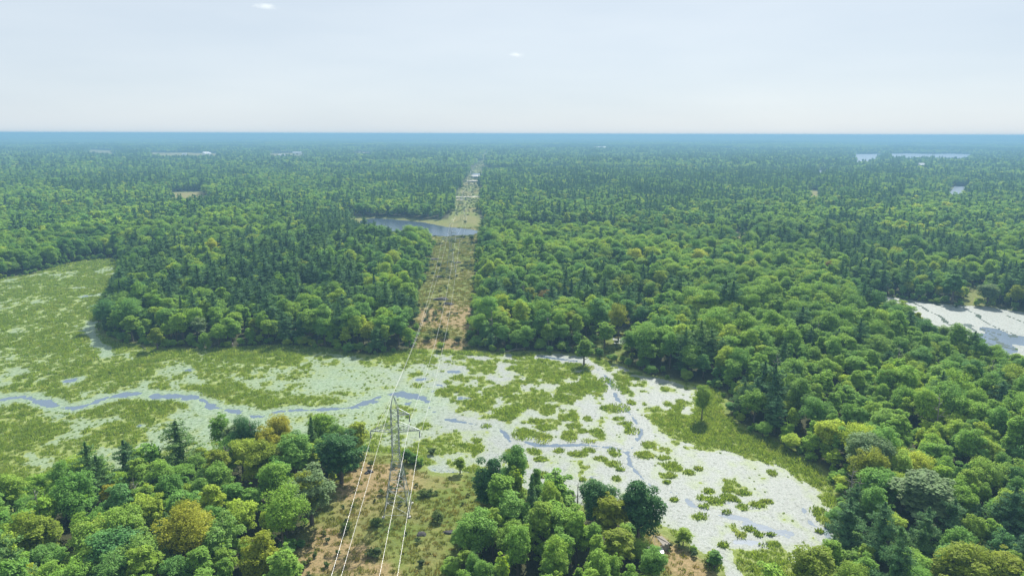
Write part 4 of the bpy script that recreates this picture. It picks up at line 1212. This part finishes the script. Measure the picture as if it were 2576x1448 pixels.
# the sedge islands in the lily pads, each one a thing
SEDGE_MARKS = [(1005, 1090, 'first pylon'), (1770, 1060, 'lone tree on the point'), (1337, 1190, 'narrow clump pine'), (1612, 1210, 'lone dark clear-trunked tree'), (1522, 890, 'slender bare-trunked tree'), (1625, 940, 'lone rounded shore tree'),
               (1400, 1170, 'feathery clump tree'), (1235, 1160, 'tall dark clump-end tree'), (2117, 1320, 'blue inlet'), (1880, 1240, 'white bay'), (1580, 1140, 'fork in the blue channel'), (1350, 1100, 'start of the middle channel'), (1340, 890, 'far shore grass tip'), (1700, 1330, 'collapsed shed'), (1500, 1060, 'centre of the pads')]
sedge_phr = place_phrases([(a, b, 'sedge clump') for a, b in ISL], SEDGE_MARKS)
for i, (ix, iy, rx, ry) in enumerate(ISLW):
    r_ = np.random.default_rng(700 + i)
    nb = int(np.clip(rx * ry * 14, 60, 420))
    vs, fs = [], []
    for k in range(nb):
        a = r_.random() * 6.283; q = math.sqrt(r_.random()) * .95
        bx, by = q * math.cos(a) * rx, q * math.sin(a) * ry
        hh = (.5 + .55 * r_.random()) * (1.15 - .55 * q)
        lean = r_.normal(size=2) * .3; th = r_.random() * 3.14; ww = .12 + .1 * r_.random()
        dx, dy = math.cos(th) * ww, math.sin(th) * ww; b = len(vs)
        vs += [(bx - dx, by - dy, 0), (bx + dx, by + dy, 0), (bx + lean[0] * .5 + dx * .6, by + lean[1] * .5 + dy * .6, hh * .65), (bx + lean[0], by + lean[1], hh)]
        fs += [(b, b + 1, b + 2), (b, b + 2, b + 3)]
    cxx, cyy = ISL[i]
    szw = 'large' if rx * ry > 22 else 'small' if rx * ry < 5 else 'middling'
    shp = 'long flat' if rx > 1.7 * ry else 'rounded'
    link('sedge_clump', new_mesh('sedge_clump', vs, fs, [M['marsh_grass']]), None, (ix, iy, .1), label='%s %s, %s' % (szw, shp, sedge_phr[i]),
         category='grass clump', group='sedge clumps standing in the lily pads')

# ------------------------------------------------------------------ pylons and wires
LINE_A = G([(1001, 1284)], 1.2)[0]
LINE_B = G([(1134, 680)], 4.0)[0]
ldir = (LINE_B - LINE_A); span = float(np.linalg.norm(ldir)); ldir = ldir / span
ang = math.atan2(ldir[1], ldir[0]) - math.pi / 2
def bar(a, b, r=.07):
    mb = MB(); mb.tube([a, b], r, 4); return mb
def pylon(x, y, scale_h, detail, label):
    z = hz(x, y)
    t_ = thing('transmission_tower', label, 'pylon', (x, y, z), ang, 'steel lattice pylons along the power line')
    top_arm, low_arm, neck, body_top, peak = [q * scale_h for q in (23.4, 19.6, 13.8, 25.0, 28.2)]
    hb, hn = 2.9, .78
    k = 1.0 if detail == 2 else .9 if detail == 1 else .8
    def hw(zz): return hb + (hn - hb) * min(1, zz / neck)
    cs = [(-1, -1), (1, -1), (1, 1), (-1, 1)]
    for sx, sy in cs:
        mb = MB(); mb.tube([(sx * hb, sy * hb, -.3), (sx * hn, sy * hn, neck), (sx * hn, sy * hn, body_top)], .10 * k, 4)
        lg = link('leg', mb.mesh('leg', M['steel']), t_)
        if detail == 2:
            mb = MB(); mb.tube([(sx * hb, sy * hb, -.6), (sx * hb, sy * hb, .35)], [.45, .35], 8); link('footing', mb.mesh('footing', M['concrete']), lg)
    lev = [0.6, 3.6, 6.6, 9.3, 11.7, neck]
    zc = neck
    while zc < body_top - .5:
        zc += 1.6 * scale_h; lev.append(min(zc, body_top))
    bars = []
    for i in range(len(lev)):
        zz = lev[i]; w0 = hw(zz)
        for q in range(4):
            a, b = cs[q], cs[(q + 1) % 4]
            bars.append(((a[0] * w0, a[1] * w0, zz), (b[0] * w0, b[1] * w0, zz)))
            if i + 1 < len(lev):
                w1 = hw(lev[i + 1])
                bars.append(((a[0] * w0, a[1] * w0, zz), (b[0] * w1, b[1] * w1, lev[i + 1])))
                bars.append(((b[0] * w0, b[1] * w0, zz), (a[0] * w1, a[1] * w1, lev[i + 1])))
    if detail == 2:
        for a, b in bars: link('brace', bar(a, b, .042).mesh('brace', M['steel']), t_)
    else:
        mb = MB()
        for a, b in bars: mb.tube([a, b], .045 * k, 4)
        link('lattice', mb.mesh('lattice', M['steel']), t_)
    mb = MB()
    for sx, sy in cs: mb.tube([(sx * hn, sy * hn, body_top), (-.2, 0, peak)], .08 * k, 4)
    link('peak', mb.mesh('peak', M['steel']), t_)
    def arm(name, x1, zz, drop):
        sgn = 1 if x1 > 0 else -1; mb = MB()
        for sy in (-1, 1):
            mb.tube([(sgn * hn, sy * hn, zz), (x1, 0, zz)], .085 * k, 4)
            mb.tube([(sgn * hn, sy * hn, zz + drop), (x1, 0, zz + .12)], .065 * k, 4)
        L = abs(x1) - hn; ns = max(2, int(L / 1.1))
        for j in range(ns):
            u0, u1 = j / ns, (j + 1) / ns
            for sy in (-1, 1):
                def bot(u): return (sgn * (hn + L * u), sy * hn * (1 - u), zz)
                def tp(u): return (sgn * (hn + L * u), sy * hn * (1 - u), zz + drop * (1 - u) + .12 * u)
                mb.tube([bot(u0), tp(u1)], .04 * k, 4, False)
                mb.tube([bot(u1), tp(u1)], .04 * k, 4, False)
            mb.tube([(sgn * (hn + L * u0), -hn * (1 - u0), zz), (sgn * (hn + L * u1), hn * (1 - u1), zz)], .04 * k, 4, False)
        return link(name, mb.mesh(name, M['steel']), t_)
    ins = []
    for nm, x1, zz, dr in (('lower_crossarm', -5.4, low_arm, 1.9), ('lower_crossarm', 5.4, low_arm, 1.9), ('upper_crossarm', 3.3, top_arm, 1.2)):
        ar = arm(nm, x1, zz, dr)
        L = 1.7; mb = MB(); pts = []; rad = []
        n_d = 9 if detail == 2 else 3
        for q in range(n_d * 2 + 1):
            pts.append((x1, 0, zz - .15 - (L - .15) * q / (n_d * 2))); rad.append(.17 if q % 2 else .07)
        mb.tube(pts, [r_ * (k ** .5) for r_ in rad], 8)
        link('insulator', mb.mesh('insulator', M['glass_ins']), ar)
        ins.append((x1, zz - L))
    c, s = math.cos(ang), math.sin(ang)
    return [(x + a * c, y + a * s, z + b) for a, b in ins] + [(x - .2 * c, y - .2 * s, z + peak)]
towers = []
for i, k in enumerate([-1, 0, 1, 2, 3, 4, 5, 6, 7]):
    q = LINE_A + ldir * span * k
    if k == -1:
        zt = hz(*q)
        c, s = math.cos(ang), math.sin(ang)
        towers.append([(q[0] + a * c, q[1] + a * s, zt + b) for a, b in ((-5.4, 17.9), (5.4, 17.9), (3.3, 21.7), (-.2, 28.2))])
        continue
    lab = ['steel lattice pylon on the brown slope in front of the lily pads', 'second pylon seen against the small lake',
           'third pylon in the cut beyond the lake', 'fourth pylon further along the cut', 'fifth pylon near the white clearings in the cut', 'sixth pylon far down the cut',
           'seventh pylon where the cut narrows to a thread', 'last pylon visible at the far end of the cut'][k]
    towers.append(pylon(q[0], q[1], [1, 1.04, 1.0, 1.0, 1, 1, 1, 1][k], 2 if k == 0 else 1 if k == 1 else 0, lab))
for w in range(4):
    pts, rad = [], []
    for i in range(len(towers) - 1):
        a, b = Vector(towers[i][w]), Vector(towers[i + 1][w])
        n_ = 26 if i < 2 else 12
        S = (9.0 if w < 3 else 6.5)
        for j in range(n_ + (1 if i == len(towers) - 2 else 0)):
            u = j / n_
            p_ = a.lerp(b, u); p_.z -= 4 * S * u * (1 - u)
            pts.append(p_); dist = max(70, (p_ - Vector((0, 0, CAM_H))).length)
            rad.append(.027 if w < 3 else .022)
    mb = MB(); mb.tube(pts, rad, 5)
    link('power_cable', mb.mesh('power_cable', M['wire'], True), None,
         label=['pale conductor on the left end of the long crossarms', 'pale conductor on the right end of the long crossarms', 'pale conductor on the short upper crossarms', 'thin earth wire over the pylon peaks'][w],
         category='power line', group='cables strung between the pylons')

# ------------------------------------------------------------------ dead trees, logs, boulders, shrubs
def snag(px_, py_, h, label, lean=.05, n=12, m='grey_bark'):
    q = G([(px_, py_)], 1.0)[0]; z = max(0, hz(*q))
    t_ = thing('dead_tree', label, 'dead tree', (q[0], q[1], z), random.random() * 6)
    r_ = np.random.default_rng(int(px_))
    mb = MB(); mb.tube([(0, 0, -.4), (lean * h * .4, 0, h * .5), (lean * h, 0, h)], [.26, .17, .05], 7); link('trunk', mb.mesh('trunk', M[m]), t_)
    mb = MB()
    for k in range(n):
        z0 = h * (.3 + .65 * r_.random()); a = r_.random() * 6.283; L = (h - z0) * .35 + .6
        x0 = lean * z0
        mb.tube([(x0, 0, z0), (x0 + math.cos(a) * L * .6, math.sin(a) * L * .6, z0 + L * .15), (x0 + math.cos(a) * L, math.sin(a) * L, z0 + L * .45)], [.08, .05, .02], 4, False)
    link('branches', mb.mesh('branches', M[m]), t_)
snag(2132, 1290, 12, 'bleached grey dead tree at the bend of the right shore', .03, 16)
snag(2150, 1300, 11, 'second thinner dead tree beside the bleached one', -.05, 16)
snag(2135, 800, 10, 'bare dead trunk at the near side of the right-hand pond', .02, 6)
snag(2206, 805, 11, 'dead trunk standing in the right-hand pond', .02, 6)
snag(1212, 830, 12, 'bare grey tree at the edge of the wood right of the cut', 0, 20)
snag(575, 1225, 11, 'grey leafless tree among the crowns of the foreground wood', 0, 26)
DEAD = [(350, 1330), (120, 1380), (640, 1180), (1450, 1340), (2350, 1120), (2480, 1010), (2250, 960), (2050, 900), (1900, 830), (1950, 980), (1750, 800), (1620, 730), (1320, 790), (1240, 860),
                (1500, 640), (600, 700), (750, 780), (420, 780), (900, 660), (200, 600), (60, 660), (2300, 700), (2150, 620), (1280, 640), (1380, 870), (2180, 1200)]
for (cx_, cy_), ph_ in zip(DEAD, place_phrases([(a, b, 'dead tree') for a, b in DEAD], LANDMARKS)):
    snag(cx_, cy_, 12 + 3 * random.random(), 'leafless grey, ' + ph_, random.uniform(-.06, .06), 14)
def log(px_, py_, L, az, label, rise=0.0):
    q = G([(px_, py_)], .4)[0]; z = max(0.05, hz(*q))
    mb = MB(); dx, dy = math.cos(az) * L / 2, math.sin(az) * L / 2
    mb.tube([(-dx, -dy, .15), (0, 0, .25 + rise * .5), (dx, dy, .2 + rise)], [.22, .17, .07], 6)
    for k in range(5):
        u = -.2 + .25 * k; a = az + random.choice((-1, 1)) * .9
        mb.tube([(dx * u, dy * u, .3), (dx * u + math.cos(a) * 1.3, dy * u + math.sin(a) * 1.3, .7 + rise * .4)], [.07, .02], 4, False)
    link('fallen_log', mb.mesh('fallen_log', M['grey_bark']), None, (q[0], q[1], z), label=label, category='log')
log(525, 872, 9, .9, 'grey fallen trunk leaning from the far shore under the pale tree', 1.0)
log(358, 872, 8, 2.4, 'fallen trunk at the left end of the far shore', .5)
log(585, 866, 8, 2.0, 'fallen trunk lying on the far shore below the pines')
log(1300, 880, 10, .35, 'long fallen trunk on the shore right of the cut', .8)
log(2138, 1282, 7, 2.2, 'fallen trunk at the foot of the bleached dead tree')
log(2160, 1330, 6, 1.9, 'short log between the dead tree and the blue inlet')
log(812, 1240, 6, 1.2, 'bare fallen branch at the wood edge on the brown slope', .6)
log(1620, 930, 5, 1.6, 'pale stump end by the lone tree of the right shore')
def boulder(px_, py_, sx, sy, sz, label):
    sx *= .62; sy *= .62; sz *= .8
    q = G([(px_, py_)], 2.0)[0]; z = hz(*q)
    r_ = np.random.default_rng(int(px_ * 7 + py_))
    import bmesh
    bm = bmesh.new(); bmesh.ops.create_icosphere(bm, subdivisions=3, radius=1)
    for v_ in bm.verts:
        n3 = 1 + .22 * math.sin(v_.co.x * 3.1 + px_) * math.cos(v_.co.y * 2.7 + py_) + .10 * r_.normal()
        v_.co = Vector((v_.co.x * sx * n3, v_.co.y * sy * n3, v_.co.z * sz * n3))
    me = bpy.data.meshes.new('boulder'); bm.to_mesh(me); bm.free(); me.materials.append(M['rock'])
    link('rock_outcrop', me, None, (q[0], q[1], z), label=label, category='rock', group='granite outcrops in the power line cut')
boulder(1110, 755, 6, 3.5, 1.4, 'dark granite outcrop beside the cables on the brown hump')
boulder(1128, 765, 4, 3, 1.2, 'dark granite outcrop just below the larger one on the brown hump')
boulder(1090, 655, 6, 4, 1.3, 'grey granite outcrop on the slope left of the second pylon')
boulder(1150, 665, 4, 3, 1.0, 'granite outcrop right of the second pylon')
boulder(1105, 698, 4, 2.4, .9, 'low dark granite slab below the second pylon')
boulder(930, 1178, 1.3, 1.0, .8, 'boulder on the brown slope near the dark corner tree')
boulder(922, 1182, .8, .8, .6, 'smaller boulder beside the one on the brown slope')
boulder(1060, 1335, 2, 1.4, .5, 'flat grey rock in the grass below the pylon')
boulder(1130, 1330, 2.2, 1.2, .5, 'flat grey rock at the edge of the clump')
BUSH = []
for i in range(4):
    v, f = broad_crown(np.random.default_rng(660 + i), 2.2, 3.4, 16, 900, .26, .02, .1)
    BUSH.append(new_mesh('shrub', v, f, [M['shrub']]))
for i, (bx, by, s_, lab) in enumerate([
    (893, 1163, .9, 'dark green shrub at the top of the brown slope'), (990, 1162, .6, 'small upright shrub behind the first pylon'),
    (1012, 1185, 1.0, 'dark shrub seen through the lattice of the first pylon'), (1063, 1240, .8, 'shrub right of the first pylon'), (1078, 1238, .8, 'second shrub right of the first pylon'),
    (1102, 1303, 1.0, 'dark low juniper in the grass right of the pylon'), (946, 1314, .9, 'bush at the left foot of the first pylon'),
    (1085, 1125, .8, 'green bush on the marsh side of the slope'), (938, 1390, 1.0, 'low bush near the bottom edge of the slope'), (870, 1330, .9, 'low bush on the brown slope near the wood'),
    (1180, 850, 1.5, 'dark bush at the marsh end of the far cut'), (1100, 840, 1.5, 'round dark bush in the hollow of the far cut'), (1075, 850, 1.3, 'bush left of the round dark one in the far cut'),
    (1150, 855, 1.2, 'bush right of the round dark one in the far cut'), (1120, 845, 1.4, 'dense bush in the hollow of the far cut'), (1165, 600, 1.6, 'bush at the near edge of the lake'), (1105, 672, 1.2, 'bush by the granite left of the second pylon'),
    (1185, 605, 1.7, 'second bush at the near edge of the lake'), (1040, 596, 1.4, 'small tree-like bush on the lake meadow'), (1170, 560, 1.2, 'dark bush beyond the lake')]):
    q = G([(bx, by)], 2.0)[0]
    o = link('shrub', BUSH[i % 4], None, (q[0], q[1], hz(*q) - .1), label=lab, category='shrub'); o.scale = (s_, s_, s_); o.rotation_euler[2] = i * 1.3

# ------------------------------------------------------------------ collapsed shed and sheets by the water
q = G([(1655, 1375)], .8)[0]; z = hz(*q)
t_ = thing('shed', 'collapsed grey board shed with a leaning roof frame beside the lily pads', 'shed', (q[0], q[1], z), .5)
for i in range(9):
    mb = MB(); mb.box((-1.9 + i * .42, -1.3, 0), (-1.9 + i * .42 + .34, -1.24, 1.1 + .5 * random.random())); link('plank', mb.mesh('plank', M['planks']), t_)
for i in range(7):
    mb = MB(); mb.box((1.85, -1.2 + i * .36, 0), (1.91, -1.2 + i * .36 + .3, 1.3 + .3 * random.random())); link('plank', mb.mesh('plank', M['planks']), t_)
for a, b in [((-1.9, -1.3, 1.4), (-.2, 1.2, 2.6)), ((-.2, 1.2, 2.6), (1.9, -1.3, 1.3)), ((-1.9, 1.2, .1), (-.2, 1.2, 2.6)), ((-.2, 1.2, 2.6), (1.9, 1.2, 1.0)), ((-1.9, -1.3, 1.4), (1.9, -1.3, 1.3)), ((1.9, -1.3, 1.3), (1.9, 1.2, 1.2))]:
    link('rafter', bar(a, b, .06).mesh('rafter', M['planks']), t_)
mb = MB(); mb.add([(.1, -1.4, 1.45), (2.0, -1.4, 1.3), (1.6, .7, 2.0), (-.1, .9, 2.4), (.1, -1.4, 1.38), (2.0, -1.4, 1.23), (1.6, .7, 1.93), (-.1, .9, 2.33)],
                  [(0, 1, 2, 3), (7, 6, 5, 4), (0, 4, 5, 1), (1, 5, 6, 2), (2, 6, 7, 3), (3, 7, 4, 0)]); link('roof_sheet', mb.mesh('roof_sheet', M['planks']), t_)
q = G([(1660, 1388)], .8)[0]
mb = MB(); mb.add([(-.6, -.9, .45), (.7, -.9, .45), (.6, 1.0, .75), (-.5, 1.0, .7), (-.6, -.9, .02), (.7, -.9, .02), (.6, 1.0, .02), (-.5, 1.0, .02)],
                  [(0, 1, 2, 3), (0, 4, 5, 1), (1, 5, 6, 2), (2, 6, 7, 3), (3, 7, 4, 0), (7, 6, 5, 4)])
link('freezer_box', mb.mesh('crate', M['tin']), None, (q[0], q[1], hz(*q)), label='white metal box lying in the grass beside the collapsed shed', category='box')
q = G([(1632, 1380)], .8)[0]
mb = MB(); ring = []
for k in range(9):
    u = -1 + 2 * k / 8; wdt = .55 * (1 - abs(u) ** 2.5) + .03
    ring.append([(u * 2.1, -wdt, .05), (u * 2.1, -wdt * .6, .38), (u * 2.1, 0, .5), (u * 2.1, wdt * .6, .38), (u * 2.1, wdt, .05)])
vs = [p for r_ in ring for p in r_]; fs = [(k * 5 + j, k * 5 + 5 + j, k * 5 + 6 + j, k * 5 + 1 + j) for k in range(8) for j in range(4)]
mb.add(vs, fs); o = link('upturned_boat', mb.mesh('boat', M['tin']), None, (q[0], q[1], hz(*q)), label='pale upturned boat in the grass left of the collapsed shed', category='boat'); o.rotation_euler[2] = -.2

# ------------------------------------------------------------------ far farmsteads
def house(px_, py_, L, W, H, label, rz=0., cat='barn', wall='white_wall', roof='roof_tin'):
    q = G([(px_, py_)], 6)[0]; z = hz(*q) + .0
    t_ = thing('farm_building', label, cat, (q[0], q[1], z), rz)
    mb = MB(); mb.box((-L / 2, -W / 2, -1), (L / 2, W / 2, H)); mb.add([(-L / 2, -W / 2, H), (-L / 2, W / 2, H), (-L / 2, 0, H + W * .3), (L / 2, -W / 2, H), (L / 2, W / 2, H), (L / 2, 0, H + W * .3)], [(0, 2, 1), (3, 4, 5)])
    link('wall', mb.mesh('wall', M[wall]), t_)
    mb = MB(); e = .6
    for s_ in (-1, 1):
        a = [(-L / 2 - e, s_ * (W / 2 + e), H - e * .6 + .1), (L / 2 + e, s_ * (W / 2 + e), H - e * .6 + .1), (L / 2 + e, 0, H + W * .3 + .15), (-L / 2 - e, 0, H + W * .3 + .15)]
        mb.add(a + [(p[0], p[1], p[2] + .2) for p in a], [(0, 1, 2, 3), (7, 6, 5, 4), (0, 4, 5, 1), (1, 5, 6, 2), (2, 6, 7, 3), (3, 7, 4, 0)])
    link('roof', mb.mesh('roof', M[roof]), t_)
    mb = MB(); mb.box((-L * .12, -W / 2 - .15, 0), (L * .12, -W / 2 - .02, H * .75)); link('door', mb.mesh('door', M['planks']), t_)
house(343, 381.5, 46, 16, 8, 'long white-roofed barn in the second clearing from the left', .2)
house(518, 387.5, 26, 14, 7, 'upper of two white barns at the end of the long field', .9)
house(521, 389, 26, 14, 7, 'lower of two white barns at the end of the long field', .9)
house(465, 390, 16, 12, 6, 'small white shed in the middle of the long field', 0)
house(748, 387, 34, 14, 7, 'white building right of the row of poles', .1)
house(712, 390, 30, 12, 4, 'low pale building below the row of poles', 0.1)
house(204, 367, 30, 14, 14, 'lone white building far off at the left', .2)
house(2314, 428, 16, 14, 15, 'pale house among the trees far off at the right', .3, 'house')
house(1508, 378, 60, 14, 14, 'long pale roof near the horizon right of the cut', .05)
for i in range(9):
    q = G([(686 + i * 5.6, 389)], 0)[0]
    mb = MB(); mb.tube([(0, 0, -1), (0, 0, 14)], .75, 6); mb.tube([(-2, 0, 13), (2, 0, 13)], .4, 4)
    link('utility_pole', mb.mesh('pole', M['concrete']), None, (q[0], q[1], hz(*q)), label='%s of the nine pale poles in the far switchyard, counted from the left' % ['first'] .__add__(ORD[1:])[i], category='pole', group='row of poles in the far switchyard')

# ------------------------------------------------------------------ clouds and air
def cloud(px_, py_, wpx, hpx, dist, label, seed, dens):
    d = rays((px_, py_)); d = d / np.linalg.norm(d)
    c = np.array([0, 0, CAM_H]) + d * dist
    sx = wpx / PW / FOC * dist / 2; sz = hpx / PW / FOC * dist / 2
    import bmesh
    bm = bmesh.new(); bmesh.ops.create_icosphere(bm, subdivisions=4, radius=1)
    me = bpy.data.meshes.new('cloud'); bm.to_mesh(me); bm.free()
    m, nt = mat('cloud_vapour'); t = NT(nt)
    tc = t.n('TexCoord')
    mp = t.n('Mapping', ins={'Vector': tc.outputs['Object'], 'Scale': (1.3, 1.3, .6), 'Location': (seed, 0, 0)})
    nz = t.noise(1.7, 5, mp.outputs[0], .62)
    ln = t.n('VectorMath', operation='LENGTH', ins={0: tc.outputs['Object']})
    fall = t.ramp(ln.outputs['Value'], [(0.0, 1.0), (1.0, 0.0)])
    dn = t.math('MULTIPLY', t.math('SUBTRACT', t.math('ADD', nz, t.math('MULTIPLY', fall, .6)), .72, True), dens)
    vp = t.n('VolumePrincipled', ins={'Color': (1, 1, 1, 1), 'Density': dn, 'Anisotropy': .3})
    o_ = t.n('OutputMaterial'); t.link(vp.outputs[0], o_.inputs['Volume'])
    me.materials.append(m)
    o = link('cloud', me, None, tuple(c), label=label, category='cloud', group='small clouds in the pale sky')
    o.scale = (sx, sx * .8, sz)
cloud(665, 15, 84, 20, 9000, 'small white cloud touching the top of the view', 3.0, .009)
cloud(1299, 138, 56, 18, 11000, 'small faint cloud above the power line cut', 8.0, .008)

hb = MB(); hb.box((-16000, -3000, -2.5), (16000, 15800, CAM_H + 3.0))
m, nt = mat('air_haze'); t = NT(nt)
vp = t.n('VolumePrincipled', ins={'Color': (.24, .44, .66, 1), 'Density': HAZE_DENSITY, 'Anisotropy': .1})
o_ = t.n('OutputMaterial'); t.link(vp.outputs[0], o_.inputs['Volume'])
link('haze', hb.mesh('haze', m), kind='stuff')
